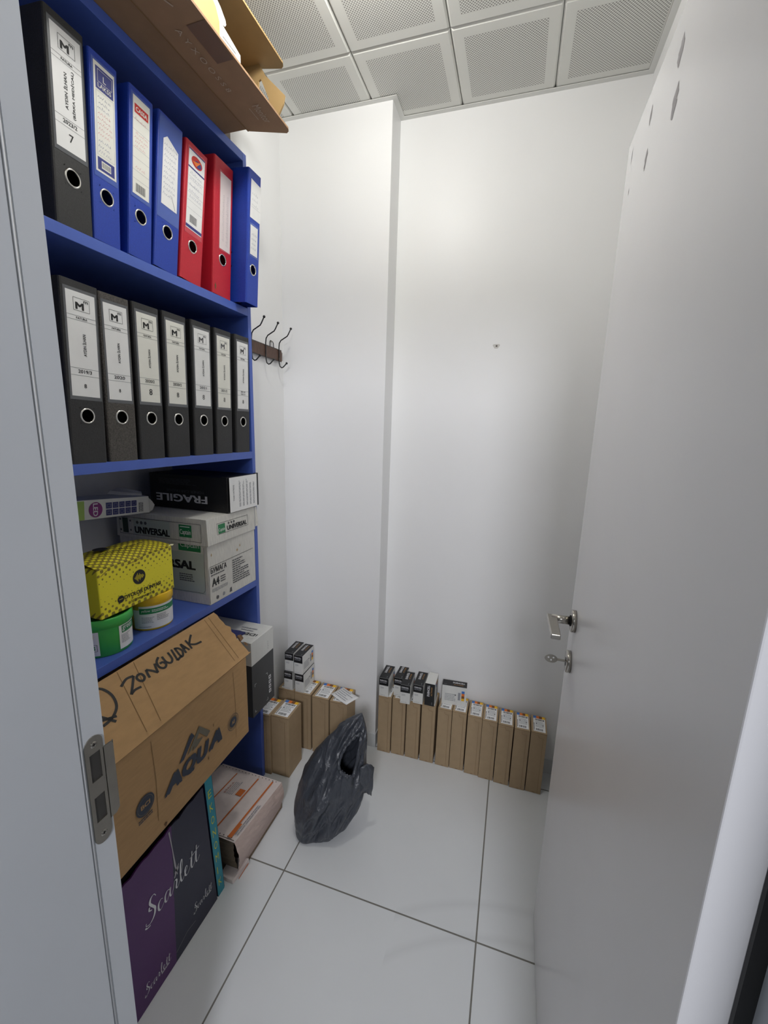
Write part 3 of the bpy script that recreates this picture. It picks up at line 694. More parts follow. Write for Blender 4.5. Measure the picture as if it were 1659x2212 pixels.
pr.outline(f, 1.041, .026, 1.198, .061, .001, INK, .0006); pr.rect(f, 1.047, .028, 1.079, .057, GREENP, .0008); pr.text(f, 'Captain', 1.049, .032, .028, .013, STICKER, c=.001)
pr.text(f, 'UNIVERSAL', 1.088, .031, .102, .015, INK, bold=.04, c=.0008)
for i in range(3): pr.disc(f, 1.098+i*.013, .053, .0045, INKG, .0008, 5)
pr.build('lid_front_print', lid)
pr = MB(); f = FX(-.856)
pr.stroke(f, [(1.000, .842), (1.002, .95), (1.006, .958), (1.225, .961)], .0012, INK); pr.text(f, 'БУМАГА', 1.009, .936, .074, .018, INK, bold=.02)
small_lines(pr, f, 1.009, .926, 1.085, .933, 1, INKG); pr.text(f, 'A4', 1.012, .893, .034, .026, INK, bold=.03)
small_lines(pr, f, 1.052, .895, 1.080, .918, 3, INKG, .5); small_lines(pr, f, 1.012, .874, 1.10, .886, 3, INKL); small_lines(pr, f, 1.112, .868, 1.205, .952, 11, INKG, .5, short=.45)
pr.disc(f, 1.035, .852, .006, INKG); pr.disc(f, 1.065, .853, .006, INKL); pr.poly(f, [(1.092, .846), (1.106, .846), (1.104, .862), (1.096, .86)], INKG)
for y, z, s_ in ((1.016, .995, .008), (1.14, .978, .011), (1.155, .99, .006)): pr.poly(f, ragged(f, y, z, .010, s_, int(y*100)), mat('brown_stain', (190, 164, 128), .8), .0004)
pr.build('front_print', t)
pr = MB(); f = FY(1.0)
pr.rect(f, -.962, 1.004, -.880, 1.0245, GREENP); pr.text(f, 'Captain', -.955, 1.012, .070, .018, STICKER); pr.rect(f, -1.16, .87, -.870, 1.0, GREENPALE, .0003)
pr.text(f, 'UNIVERSAL', -1.14, .945, .238, .028, INK, bold=.05); small_lines(pr, f, -.965, .905, -.905, .932, 4, INKG, .5); pr.stroke(f, [(-.868, 1.02), (-.870, .885), (-.878, .874), (-1.1, .872)], .0012, INKG)
pr.build('side_print', t)

# black toner box with a white label end
t = thing('toner_box', 'black carton reading FRAGILE upside down, on the white paper carton', 'box', (-1.02, 1.17, 1.1085))
MB().box(-1.16, -.858, 1.100, 1.2425, 1.1085, 1.222, BLACKB, .0015).build('body', t)
fl = MB(); fl.box(-.858, -.852, 1.098, 1.2425, 1.109, 1.2225, BLACKB, .001); fl.box(-.8555, -.849, 1.2425, 1.262, 1.111, 1.224, BLACKB, .001); fl.build('end_flap', t)
lb = MB(); f = FX(-.852); lb.rect(f, 1.104, 1.110, 1.251, 1.2215, STICKER, .0042)
lb.text(f, 'TONER CARTRIDGE', 1.121, 1.145, .006, .052, INKG, rot=1, c=.0046)
g2 = Frame((-.852, 0, 0), (0, 0, 1), (0, -1, 0)); 
for k in range(5): small_lines(lb, Frame((-.852, 0, 0), (0, 0, 1), (0, -1, 0)), 1.122, -(1.160+k*.019), 1.212, -(1.152+k*.019)+.001, 2, INKL, .5, random.Random(k), c=.0046)
lb.build('label', t)
pr = MB(); f = FY(1.100)
pr.text(f, 'FRAGILE', -1.135, 1.132, .205, .025, WHITEP, bold=.03, rot=2)
small_lines(pr, f, -1.12, 1.188, -.955, 1.208, 5, INKG, .25, short=.7); pr.text(f, 'TONER CARTRIDGE', -1.09, 1.164, .15, .008, INKG, rot=2)
pr.build('print', t)

# long thin lamp box lying across
t = thing('lamp_box', 'long thin lamp carton with a purple round mark and blue squares', 'box', (-1.04, .86, 1.1085))
A0, B0 = V((-1.078, .775, 0)), V((-1.062, 1.015, 0))
A0 = V((-1.045, .70, 0)); B0 = V((-1.068, 1.005, 0))
uu = (B0-A0).normalized(); nn_ = V((uu.y, -uu.x, 0)); LL = (B0-A0).length
zb0, zt0 = 1.1250, 1.1720
def LP(a, c_, z): q = A0+uu*a-nn_*c_; return V((q.x, q.y, z))
mb = MB(); mb.hexa([LP(0, 0, zb0+.014), LP(LL, 0, zb0-.014), LP(LL, .085, zb0-.014), LP(0, .085, zb0+.014), LP(0, 0, zt0+.02), LP(LL, 0, zt0-.010), LP(LL, .085, zt0-.006), LP(0, .085, zt0+.02)], WHITEB)
mb.build('body', t, .001, fix=True)
fr = Frame(LP(0, 0, zb0+.014), uu*LL+V((0, 0, -.028)), V((0, 0, 1)))
fr.v = (fr.v-fr.u*fr.v.dot(fr.u)).normalized(); fr.n = fr.u.cross(fr.v)
pr = MB(); pr.rect(fr, .045, .001, .085, .050, LIMEP); pr.disc(fr, .118, .025, .0205, PURPLEP, .0008, 30); pr.text(fr, 'LED', .110, .008, .014, .034, WHITEP, bold=.02, rot=3, c=.001)
for r_i in range(2):
    for k in range(5):
        x0 = .150+k*.0215; z0 = .006+r_i*.019
        pr.rect(fr, x0, z0, x0+.019, z0+.0165, INDIGO); pr.outline(fr, x0+.004, z0+.004, x0+.015, z0+.0125, .0008, INKL, .0009)
small_lines(pr, Frame(fr.p(0, 0, 0), fr.v, -fr.u), .006, -.281, .040, -.262, 3, INKG, .5)
pr.build('print', t)
fp = MB(); fp.slab(Frame(LP(LL, 0, zb0-.014), uu, V((0, 0, 1))), [(0, .002), (.012, .006), (.022, .020), (.012, .034), (0, .045)], -.001, .0, WHITEB); fp.build('end_flap', t, fix=True)
fp = MB(); fp.hexa([LP(LL-.005, .02, zt0-.012), LP(LL+.004, .03, zt0-.010), LP(LL-.02, .09, zt0+.004), LP(LL-.07, .08, zt0+.002), LP(LL-.004, .02, zt0-.004), LP(LL+.004, .03, zt0+.002), LP(LL-.02, .09, zt0+.016), LP(LL-.06, .08, zt0+.010)], WHITEB); fp.build('end_flap', t, fix=True)

# tubs
def tub(name, label, cx, cy, r, h, body, lid, deco):
    t = thing(name, label, 'tub', (cx, cy, Z3))
    F0 = Frame((cx, cy, Z3), (1, 0, 0), (0, 1, 0))
    MB().lathe(F0, [(r*.93, 0), (r*.96, .002), (r*.985, h-.02), (r*.985, h-.012)], body, 56).build('body', t)
    MB().lathe(F0, [(r*1.0, h-.024), (r*1.045, h-.022), (r*1.045, h-.004), (r*1.02, h), (r*.98, h+.0005), (r*.96, h-.003), (.001, h-.003)], lid, 56).build('lid', t)
    deco(t, F0, r, h)
def wrap(mb, F0, r0, r1, h0, h1, a0, a1, m, off=.0006, n=24):
    vs = []
    for i in range(n+1):
        a = math.radians(a0+(a1-a0)*i/n); d = F0.u*math.cos(a)+F0.v*math.sin(a)
        vs.append(F0.o+d*(r0+off)+F0.n*h0); vs.append(F0.o+d*(r1+off)+F0.n*h1)
    mb.add(vs, [(2*i, 2*i+2, 2*i+3, 2*i+1) for i in range(n)], m, True)
def wtext(mb, F0, r, s, h, ht, a, m, off=.0014, bold=0.0, shear=0.0, wd=None):
    vs, fs, a0, a1, b0, b1 = text_mesh(s, 1, bold, shear); k = ht/(b1-b0); kx = k if wd is None else wd/(a1-a0)
    out = []
    for x, y, vk in vs:
        an = math.radians(a)+(x-a0)*kx/r; d = F0.u*math.cos(an)+F0.v*math.sin(an)
        out.append(F0.o+d*(r+off+vk*.00006)+F0.n*(h+(y-b0)*k))
    mb.add(out, fs, m)
def wlines(mb, F0, r, h0, h1, a0, a1, rows, m, seed=1):
    rnd = random.Random(seed); dh = (h1-h0)/rows
    for i in range(rows):
        h = h1-(i+.5)*dh; a = a0; e = a0+(a1-a0)*rnd.uniform(.6, 1)
        while a < e:
            b = min(e, a+rnd.uniform(2, 6)); wrap(mb, F0, r, r, h-dh*.22, h+dh*.22, a, b-.8, m, .0014, 2); a = b
def deco_y(t, F0, r, h):
    lb = MB(); wrap(lb, F0, r*.962, r*.984, .006, h-.028, -95, 60, PAPER, .0008, 40); wrap(lb, F0, r*.974, r*.98, h-.050, h-.034, -75, 40, GREENP, .0012, 30)
    wtext(lb, F0, r*.978, 'yellow', h-.046, .009, -70, PAPER, .0018, 0, .2, .022); wlines(lb, F0, r*.977, h-.046, h-.038, -42, 20, 2, PAPER)
    wlines(lb, F0, r*.97, .022, .040, -70, -35, 5, INKL, 2); wlines(lb, F0, r*.97, .026, .044, -30, 10, 4, INKL, 3); wlines(lb, F0, r*.965, .009, .014, -80, -30, 1, INKL, 4)
    wrap(lb, F0, r*.962, r*.984, .045, h-.028, -100, -76, mat('olive_label_end', (190, 170, 60), .5), .0011, 8)
    lb.build('label', t)
def deco_g(t, F0, r, h):
    lb = MB(); wrap(lb, F0, r*.964, r*.984, .008, h-.026, -8, 40, PAPER, .0008, 16); wrap(lb, F0, r*.979, r*.983, h-.046, h-.028, -2, 40, GREENP, .0012, 12); wtext(lb, F0, r*.981, 'green', h-.043, .013, -1, PAPER, .0018, 0, .15, .032)
    wlines(lb, F0, r*.974, .022, h-.050, -4, 26, 7, INKL, 5); lb.build('label', t)
    lb = MB(); wrap(lb, F0, r*.962, r*.984, .006, h-.028, -130, -48, PAPER, .0008, 24); wrap(lb, F0, r*.978, r*.982, h-.044, h-.034, -120, -58, YELP, .0012, 16)
    for (a0, a1, h0, h1) in ((-68, -52, .018, .0186), (-68, -52, .0344, .035), (-68, -67.2, .018, .035), (-52.8, -52, .018, .035)): wrap(lb, F0, r*.97, r*.97, h0, h1, a0, a1, INK, .0014, 8)
    wtext(lb, F0, r*.97, 'B', .021, .011, -64, GREENP, .0016, .02, .1); wlines(lb, F0, r*.97, .012, .036, -110, -74, 5, INKL, 6); lb.build('sticker', t)
tub('yellow_tub', 'yellow-lidded plastic tub with a white and green label', -.928, .852, .0535, .098, TUBY, TUBY, deco_y)
tub('green_tub', 'bright green plastic tub under the yellow carton', -.932, .712, .0620, .094, TUBG, TUBG, deco_g)

# yellow carton on the tubs
t = thing('yellow_carton', 'yellow carton with dark halftone dots lying across two tubs', 'box', (-.945, .78, .935))
HTM = halftone_material(.935-.935, 1.058-.935)
x1_, x0_ = -.877, -1.005
mb = MB(); ys = [.668, .888]
nx, ny = 8, 12
mb.box(x0_, x1_, .668, .887, .9345, 1.056, HTM, .0025)
gridv = []; 
for i in range(nx+1):
    for k in range(ny+1):
        a, b = i/nx, k/ny
        gridv.append((x0_+(x1_-x0_)*a+.001*(a*2-1), .667+.221*b, 1.0565+.020*math.sin(math.pi*a)**.8*math.sin(math.pi*(.08+.84*b))**.6+.004*noise.noise(V((a*3, b*4, .2)))))
mb.add(gridv, [(i*(ny+1)+k, (i+1)*(ny+1)+k, (i+1)*(ny+1)+k+1, i*(ny+1)+k+1) for i in range(nx) for k in range(ny)], HTM, True)
mb.build('body', t)
pr = MB(); f = FX(x1_)
pr.disc(f, .777, 1.004, .0185, INK, .0006, 32)
for k, hgt in enumerate((.004, .009, .016, .022, .011, .018, .012, .008, .010, .005)): pr.rect(f, .7635+k*.0028, 1.004-hgt/2, .7648+k*.0028, 1.004+hgt/2, YELP, .0009)
pr.disc(f, .721, .966, .009, INK, .0006, 24); pr.rect(f, .716, .9655, .726, .9667, YELP, .0009); pr.text(f, 'DYOLOJİ DÜNYASI', .731, .9585, .110, .0165, INK, bold=.03); pr.text(f, 'İŞİTME MARKETİ', .748, .9455, .070, .009, INK, bold=.01)
pr.stroke(f, [(.745, 1.045), (.770, 1.048), (.795, 1.053)], .0014, CREASE); pr.stroke(f, [(.768, 1.041), (.780, 1.040)], .001, CREASE); pr.stroke(f, [(.676, 1.038), (.690, 1.046), (.700, 1.049)], .0014, CREASE)
pr.build('front_print', t)
pr = MB(); f = Frame((0, 0, 1.0775), (0, 1, 0), (-1, 0, 0))
pr.disc(f, .735, .945, .016, INK, .0015, 28); pr.text(f, 'ODYOLOJİ DÜNYASI', .705, .905, .12, .014, INK, bold=.02, c=.0)
pr.text(f, 'İŞİTME MARKETİ', .745, .894, .07, .007, INK, c=-.004)
pr.build('top_print', t)
tf = MB(); tf.slab(FX(-.879), [(.870, 1.054), (.892, 1.055), (.897, 1.058), (.886, 1.061)], -.0006, .0006, mat('torn_yellow_board', (236, 232, 190), .8)); tf.build('torn_corner', t, fix=True)

# ------------------------------------------------------------------ bottom compartment
# big brown carton with raised flap
AX = -.71
t = thing('moving_carton', 'big brown carton hand-lettered on its raised flap, jutting from the bookcase', 'box', (-.95, .72, .456))
Y0A, Y1A = .43, .968
bd = MB(); th = .004
zb_a, zt_a = .456, .713
bd.hexa([(-1.17, Y0A, zb_a), (AX, Y0A, zb_a-.012), (AX, Y1A, zb_a+.004), (-1.17, Y1A, zb_a+.004), (-1.17, Y0A, zt_a), (AX, Y0A, zt_a+.003), (AX, Y1A, zt_a-.001), (-1.17, Y1A, zt_a)], CARD)
bd.build('body', t, .003, fix=True)
FLO = V((AX, 0, .7135)); FLV = V((-.8486+.71, 0, .811-.7135)); FLL = FLV.length
ff = Frame(FLO, (0, 1, 0), FLV)
fl = MB(); r = random.Random(4)
edge = [(.982+.016*r.random()*(1 if i % 2 else .2)+.02*(i/12), .004+FLL*.985*i/12) for i in range(13)]
fl.slab(ff, [(Y0A, 0)]+[(.972, 0), (.990, .001)]+edge+[(Y0A, FLL*.985)], 0, th, CARD)
flo = fl.build('top_flap', t, fix=True)
tr = MB(); tr.poly(ff, ragged(ff, .998, .030, .02, .012, 8), TORN, th+.0006); tr.slab(ff, [(.99, .045), (1.006, .048), (1.010, .062), (.998, .066)], .001, th+.003, TORN); tr.build('torn_edge', flo, fix=True)
for (y0, y1) in ((.923, .956), (.940, .973), (.657, .710), (.619, .665)): MB().stroke(ff, [(y0, .010), (y1, FLL*.98)], .0016, CREASE, th+.0004).build('crease', flo)
wr = MB(); C_ = th+.0008; wd_ = .0058
def HW(pts, wd=wd_): 
    # smooth hand lettering through the points
    q = []
    n = len(pts)
    for i in range(n-1):
        p0, p1, p2, p3 = pts[max(i-1, 0)], pts[i], pts[i+1], pts[min(i+2, n-1)]
        for s in range(5):
            u = s/5; a = [.5*((2*p1[k])+(-p0[k]+p2[k])*u+(2*p0[k]-5*p1[k]+4*p2[k]-p3[k])*u*u+(-p0[k]+3*p1[k]-3*p2[k]+p3[k])*u**3) for k in (0, 1)]
            q.append(tuple(a))
    q.append(pts[-1]); wr.stroke(ff, q, wd, INK, C_)
HW([(.648, .130), (.668, .139), (.686, .136)]); HW([(.686, .136), (.668, .117), (.652, .101)]); HW([(.652, .101), (.665, .105), (.681, .103)])
HW([(.697, .133), (.688, .128), (.688, .118), (.695, .113), (.703, .119), (.703, .129), (.697, .133)])
HW([(.711, .110), (.714, .121), (.718, .132)]); HW([(.718, .132), (.728, .121), (.735, .109)]); HW([(.735, .109), (.740, .122), (.745, .134)])
HW([(.765, .143), (.752, .134), (.748, .119), (.756, .110), (.766, .115), (.764, .125), (.755, .126)])
HW([(.773, .139), (.771, .121), (.779, .112), (.789, .119), (.793, .140)])
HW([(.806, .142), (.802, .125), (.797, .107)]); HW([(.797, .107), (.808, .110), (.816, .111)])
HW([(.816, .140), (.814, .126), (.812, .110)]); HW([(.814, .139), (.824, .134), (.827, .122), (.818, .110), (.810, .110)])
HW([(.831, .111), (.838, .141)]); HW([(.838, .141), (.845, .113)]); HW([(.834, .124), (.844, .125)])
HW([(.857, .143), (.856, .128), (.853, .112)]); HW([(.884, .148), (.870, .138), (.857, .127)]); HW([(.857, .127), (.872, .117), (.892, .114)])
HW([(.600, .160), (.615, .150), (.621, .125), (.612, .098), (.590, .082), (.565, .078)]); HW([(.560, .115), (.574, .098), (.590, .070)]); HW([(.552, .095), (.575, .088), (.598, .079)])
wr.build('hand_lettering', flo)
pr = MB(); f = FX(AX+.0008); DK = mat('navy_carton_print', (56, 62, 76), .7); GK = mat('grey_carton_print', (110, 104, 90), .7)
def italic_letter(ch, y0, y1, z0, z1): pr.text(f, ch, y0, z0, y1-y0, z1-z0, DK, bold=.07, shear=.25, c=.0012)
italic_letter('A', .642, .697, .530, .572); italic_letter('Q', .698, .748, .526, .573); italic_letter('U', .747, .795, .529, .573); italic_letter('A', .790, .845, .531, .574)
pr.poly(f, [(.692, .580), (.706, .580), (.738, .613), (.746, .617), (.737, .632), (.730, .628)], DK, .001)
pr.poly(f, [(.719, .582), (.763, .632), (.764, .616), (.743, .590)], GK, .001); pr.poly(f, [(.763, .632), (.801, .590), (.788, .582), (.763, .612)], GK, .0011); pr.poly(f, [(.735, .580), (.752, .582), (.774, .592), (.752, .602)], GK, .001)
pr.disc(f, .592, .563, .024, DK, .001, 36); pr.ring(f, .592, .563, .0195, .0205, GK, .0013); pr.text(f, 'BCI', .580, .558, .024, .011, CARD, bold=.03, c=.0013)
small_lines(pr, f, .572, .527, .616, .538, 2, DK, .5, c=.001)
pr.ring(f, .894, .548, .0228, .024, DK, .001, 36); pr.ring(f, .894, .548, .0175, .019, GK, .001, 36); pr.disc(f, .894, .548, .0150, DK, .0011, 30); pr.text(f, 'AE', .887, .542, .014, .011, CARD, bold=.03, c=.0014)
for y, z, s_ in ((.640, .462, .012), (.815, .596, .003), (.79, .515, .003)): pr.poly(f, ragged(f, y, z, .012, s_, int(y*77)), TORN, .0006)
for y0 in (.905, .622): pr.stroke(f, [(y0, .49), (y0+.003, .60), (y0-.002, .70)], .0012, CREASE, .0004)
pr.build('front_print', t)

# charcoal and white equipment box at the right end
t = thing('equipment_box', 'white and charcoal carton standing between the brown carton and bookcase side', 'box', (-.88, 1.17, .386))
EX = -.79
MB().box(-1.03, EX, 1.104, 1.2385, .386, .583, GREYB, .0015).build('body', t)
MB().box(-1.0305, EX+.0006, 1.1035, 1.239, .583, .669, WHITEB, .0012).build('lid', t)
pr = MB(); f = FX(EX+.0003)
for k in range(4):
    z = .484-k*.0185; pr.rect(f, 1.202, z-.007, 1.216, z+.007, WHITEP, .0006); pr.rect(f, 1.206, z-.003, 1.212, z+.003, GREYB, .0009)
for (y, z, sx, sz) in ((1.194, .509, -1, 1), (1.194, .402, -1, -1), (1.117, .508, 1, 1), (1.116, .402, 1, -1)):
    pr.stroke(f, [(y, z), (y+sx*.0, z-sz*.009)], .0014, WHITEP); pr.stroke(f, [(y, z), (y-sx*-.009, z)], .0014, WHITEP)
f2 = FX(EX+.0008); scribble(pr, Frame((EX+.0008, 0, 0), (0, 0, -1), (0, 1, 0)), -.632, 1.198, -.592, 1.206, 1, INKG, 71, .0009)
pr.build('front_print', t)
pr = MB(); f = Frame((0, 0, .6694), (0, -1, 0), (1, 0, 0))
pr.text(f, 'iDE280', -1.165, -.900, .016, .098, INK, bold=.005, rot=3); g9 = Frame(f.p(0, 0), f.v, -f.u); small_lines(pr, g9, -.882, 1.176, -.822, 1.184, 1, INKL, .6); small_lines(pr, g9, -.890, 1.190, -.812, 1.200, 1, INKL, .6)
pr.build('top_print', t)
# folded blue cloth peeking from behind the flap
cl = MB(); vs = []; fs = []
for i in range(9):
    for k in range(9):
        a, b = i/8, k/8
        vs.append((-.792-.09*a, .930+.150*b, .716+.030*math.sin(math.pi*min(1, b*.55+.45))**.7*math.sin(math.pi*(.1+.8*a))+.004*noise.noise(V((a*5, b*5, 1)))))
for i in range(8):
    for k in range(8): fs.append((i*9+k, (i+1)*9+k, (i+1)*9+k+1, i*9+k+1))
cl.add(vs, fs, mat('dark_blue_cloth', (26, 34, 92), .8), True)
ob = cl.build('folded_cloth'); md = ob.modifiers.new('thick', 'SOLIDIFY'); md.thickness = .006
tag(ob, 'dark blue folded cloth peeking out behind the torn flap of the brown carton', 'cloth')

# purple and navy carton on the floor
SX = -.733
t = thing('purple_carton', 'purple and navy carton with white script lettering on the floor', 'box', (-.95, .63, 0))
SM = two_tone_material('purple_navy_board', (86, 40, 104), (38, 38, 62), 1, .673-.63-.0145, 2, -.045)
Y0S, Y1S = .34+.03, .815
bd = MB(); r = random.Random(9); topz = []
N = 26; XI = -1.12
pts = []
for i in range(N+1):
    y = Y0S+(Y1S-.034-Y0S)*i/N; z = .394+.0887*(y-.541)+(.004*r.random() if i % 3 else -.004*r.random()); pts.append((y, z))
f = FX(SX)
bd.slab(f, [(Y0S, .001), (Y1S+.002, .001)]+[(Y1S-.027, .417)]+pts[::-1], -.004, 0, SM)
bd.build('front_panel', t, fix=True)
MB().hexa([(XI, Y0S, .001), (SX-.004, Y0S, .001), (SX-.004, Y1S-.001, .001), (XI, Y1S-.001, .001), (XI, Y0S, .365), (SX-.004, Y0S, .365), (SX-.004, Y1S-.026, .385), (XI, Y1S-.026, .385)], SM).build('body', t, .001, fix=True)
MB().hexa([(XI, Y0S, .36), (SX-.012, Y0S, .36), (SX-.012, Y1S-.04, .38), (XI, Y1S-.04, .38), (XI, Y0S, .438), (SX-.030, Y0S, .434), (SX-.030, Y1S-.06, .4545), (XI, Y1S-.06, .438)], BLACKB).build('dark_gap_block', t, fix=True)  # added black block carrying the brown carton; gap darkness put into its colour
pr = MB()
def cur(pts, w0, wmax, m=WHITEP, c=.0008):
    q = []; n = len(pts)
    for i in range(n-1):
        p0, p1, p2, p3 = pts[max(i-1, 0)], pts[i], pts[i+1], pts[min(i+2, n-1)]
        for s in range(6):
            u = s/6; q.append(tuple(.5*((2*p1[k])+(-p0[k]+p2[k])*u+(2*p0[k]-5*p1[k]+4*p2[k]-p3[k])*u*u+(-p0[k]+3*p1[k]-3*p2[k]+p3[k])*u**3) for k in (0, 1)))
    q.append(pts[-1]); wd = []
    for i, a in enumerate(q):
        b = q[min(i+1, len(q)-1)]; d = (b[0]-a[0], b[1]-a[1]); L = math.hypot(*d) or 1
        wd.append(w0+(wmax-w0)*max(0, -d[1]/L)**1.2)
    wd[-1] = wd[-2]; pr.stroke(f, q, wd, m, c)
def script(x0, z0, s):
    P = lambda *a: [(x0+s*x, z0+s*y) for x, y in a]
    cur(P((.40, .86), (.33, 1.0), (.20, .98), (.15, .82), (.24, .62), (.33, .42), (.27, .18), (.10, .06), (-.06, .14), (-.05, .24)), .022*s, .085*s)
    cur(P((-.10, .10), (-.04, .02), (.10, -.02)), .03*s, .06*s); cur(P((.12, .70), (.10, .58), (.20, .50)), .02*s, .06*s)
    cur(P((.66, .40), (.58, .46), (.48, .38), (.46, .18), (.54, .06), (.68, .16), (.76, .28)), .018*s, .07*s)
    cur(P((.96, .40), (.86, .46), (.76, .34), (.76, .12), (.84, .07), (.96, .30), (1.0, .44)), .018*s, .065*s); cur(P((1.0, .44), (.97, .16), (1.03, .06), (1.14, .24)), .018*s, .065*s)
    cur(P((1.14, .24), (1.20, .46), (1.30, .40), (1.26, .14), (1.32, .06), (1.44, .22)), .018*s, .065*s)
    cur(P((1.44, .22), (1.60, .70), (1.60, .98), (1.52, .80), (1.48, .30), (1.54, .06), (1.68, .20)), .018*s, .065*s)
    cur(P((1.68, .20), (1.82, .36), (1.78, .46), (1.70, .34), (1.72, .10), (1.82, .06), (1.96, .22)), .018*s, .065*s)
    cur(P((1.96, .22), (2.08, .78), (2.04, .40), (2.03, .12), (2.10, .06), (2.20, .22)), .018*s, .06*s); cur(P((2.20, .22), (2.32, .80), (2.28, .40), (2.27, .12), (2.34, .06), (2.46, .20)), .018*s, .06*s)
    cur(P((1.96, .56), (2.2, .58), (2.46, .62)), .025*s, .025*s)
script(.588, .214, .070); script(.565, .036, .0315); script(.728, .066, .0290)
small_lines(pr, f, .612, .032, .641, .037, 1, WHITEP, .6, c=.0008); small_lines(pr, f, .775, .062, .798, .067, 1, WHITEP, .6, c=.0008)
WORN = mat('worn_board_core', (176, 172, 176), .9)
pr.stroke(f, [(.668, .40), (.674, .34), (.678, .29), (.683, .255)], [.004, .0025, .005, .002], WORN, .0006); pr.poly(f, ragged(f, .681, .268, .03, .014, 12, .5), WORN, .0006); pr.stroke(f, [(.66, .03), (.70, .045), (.73, .04)], .0007, WORN, .0006)
pr.build('script_print', t)

# turquoise box files
def strip_file(label, x, y0b, y0t, wd, h, word=None):
    t = thing('slim_box_file', label, 'file', (x, y0b+wd/2, 0), group='slim turquoise files')
    up = V((.0, y0t-y0b, h)); v = up.normalized(); u = V((0, v.z, -v.y)); fr = Frame((x, y0b, .0005), u, v); hh = up.length
    fr.n = V((1, 0, 0))
    D = .24; z0 = wd*v.y
    a = fr.p(0, 0); 
    mb = MB()
    q = [fr.p(0, z0), fr.p(wd, z0), fr.p(wd, hh), fr.p(0, hh)]
    k = V((-D, 0, 0))
    mb.hexa([q[0]+k, q[0], q[1], q[1]+k, q[3]+k, q[3], q[2], q[2]+k], TEALEDGE)
    mb.build('case', t, .001, fix=True)
    sp = MB(); sp.slab(fr, [(.0, z0), (wd-.003, z0), (wd-.003, hh), (.0, hh)], .0, .0012, TEAL); so = sp.build('spine', t, fix=True)
    if word:
        tx = MB()
        for i, ch in enumerate(word):
            zz = hh-.060-i*.0465
            tx.text(fr, ch, wd*.22, zz-.012, wd*.42 if ch not in 'Iİ' else .003, .026, YELPEN, bold=-.012, c=.0016)
        tx.build('spine_lettering', t)
    return t
strip_file('slim turquoise file with yellow EKONOMIK lettering, leaning on the purple carton', -.735, .8235, .7960, .030, .430, 'EKONOMIK')
strip_file('slim turquoise file without lettering, behind the yellow-lettered one', -.770, .8555, .829, .019, .425)

# stack of continuous forms
t = thing('form_stack', 'thick stack of fan-fold forms with orange printed lines on the floor', 'paper stack', (-.84, 1.02, 0))
x0, x1, y0, y1 = -.965, -.712, .8935, 1.148
NX, NY, NZ = 6, 16, 12
vs = []; 
def ztop(x, y): 
    q = (y-y0)/(y1-y0); return .147-.033*q-.004*((x-x0)/(x1-x0))**3
mb = MB()
top = [[(x0+(x1-x0)*i/NX, y0-.016+(y1-y0+.016)*k/NY, ztop(x0+(x1-x0)*i/NX, y0+(y1-y0)*k/NY)) for k in range(NY+1)] for i in range(NX+1)]
flat = [p for row in top for p in row]
mb.add(flat, [(i*(NY+1)+k, (i+1)*(NY+1)+k, (i+1)*(NY+1)+k+1, i*(NY+1)+k+1) for i in range(NX) for k in range(NY)], FORM)
r = random.Random(2)
side = []
for k in range(NY+1):
    yy = y0-.016+(y1-y0+.016)*k/NY; zt = ztop(x1, y0+(y1-y0)*k/NY)
    for s in range(NZ+1):
        q = s/NZ; bul = .012*math.sin(math.pi*min(1, q*1.1))+.0022*(r.random()-.5)*(1 if 0 < s < NZ else 0)
        side.append((x1+bul-.006*q, yy+(.018*q if k == 0 else 0)*(.8 if s % 2 else 1), zt*(1-q)+.001*q))
mb.add(side, [(k*(NZ+1)+s, k*(NZ+1)+s+1, (k+1)*(NZ+1)+s+1, (k+1)*(NZ+1)+s) for k in range(NY) for s in range(NZ)], FORMEDGE)
fe = []
for s in range(NZ+1):
    q = s/NZ
    for i in range(NX+1): fe.append((x0+(x1-x0)*i/NX+(0 if i < NX else -.010*math.sin(math.pi*q)-.004), y0-.012+.018*q+.0025*(s % 2), ztop(x0, y0)*(1-q)+.001*q))
mb.add(fe, [(s*(NX+1)+i, (s+1)*(NX+1)+i, (s+1)*(NX+1)+i+1, s*(NX+1)+i+1) for s in range(NZ) for i in range(NX)], FORMEND)
mb.quad((x0, y1, .001), (x1, y1, .001), (x1, y1, ztop(x1, y1)), (x0, y1, ztop(x0, y1)), FORMEND); mb.quad((x0, y0, .001), (x0, y1, .001), (x0, y1, ztop(x0, y1)), (x0, y0-.016, ztop(x0, y0)), FORMEND); mb.quad((x0, y0, .001), (x1, y0, .001), (x1, y1, .001), (x0, y1, .001), FORMEND)
mb.build('sheets', t)
pr = MB()
sl = (ztop(x0, y1)-ztop(x0, y0))/(y1-y0+.016)
ft = Frame((0, y0-.016, .147), (1, 0, 0), (0, 1, sl))
def U(y): return (y-(y0-.016))
for (xa, ya_, yb2, wd) in ((-.742, .885, 1.135, .006), (-.798, .885, 1.130, .005), (-.846, .885, .945, .004), (-.885, .96, 1.125, .004)): pr.rect(ft, xa, U(ya_), xa+wd, U(yb2), ORANGE, .0012)
pr.rect(ft, -.736, U(.885), -.728, U(.94), ORANGE, .0014); pr.rect(ft, -.826, U(1.035), -.803, U(1.065), ORANGE, .0012)
pr.text(ft, 'BİRKA', -.872, U(1.03), .010, .055, mat('faded_red_print', (186, 130, 118), .6), rot=1, c=.0012)
small_lines(pr, Frame(ft.p(0, 0), ft.v, -ft.u), U(.90), .715, U(1.05), .728, 2, INKL, .4); small_lines(pr, Frame(ft.p(0, 0), ft.v, -ft.u), U(1.03), .835, U(1.10), .86, 4, INKL, .4)
for i in range(17):
    xx = -.955+i*.0142
    for yy in (U(1.139), U(.8865)): pr.disc(ft, xx, yy, .0019, INK, .0012, 10)
pr.build('form_print', t)
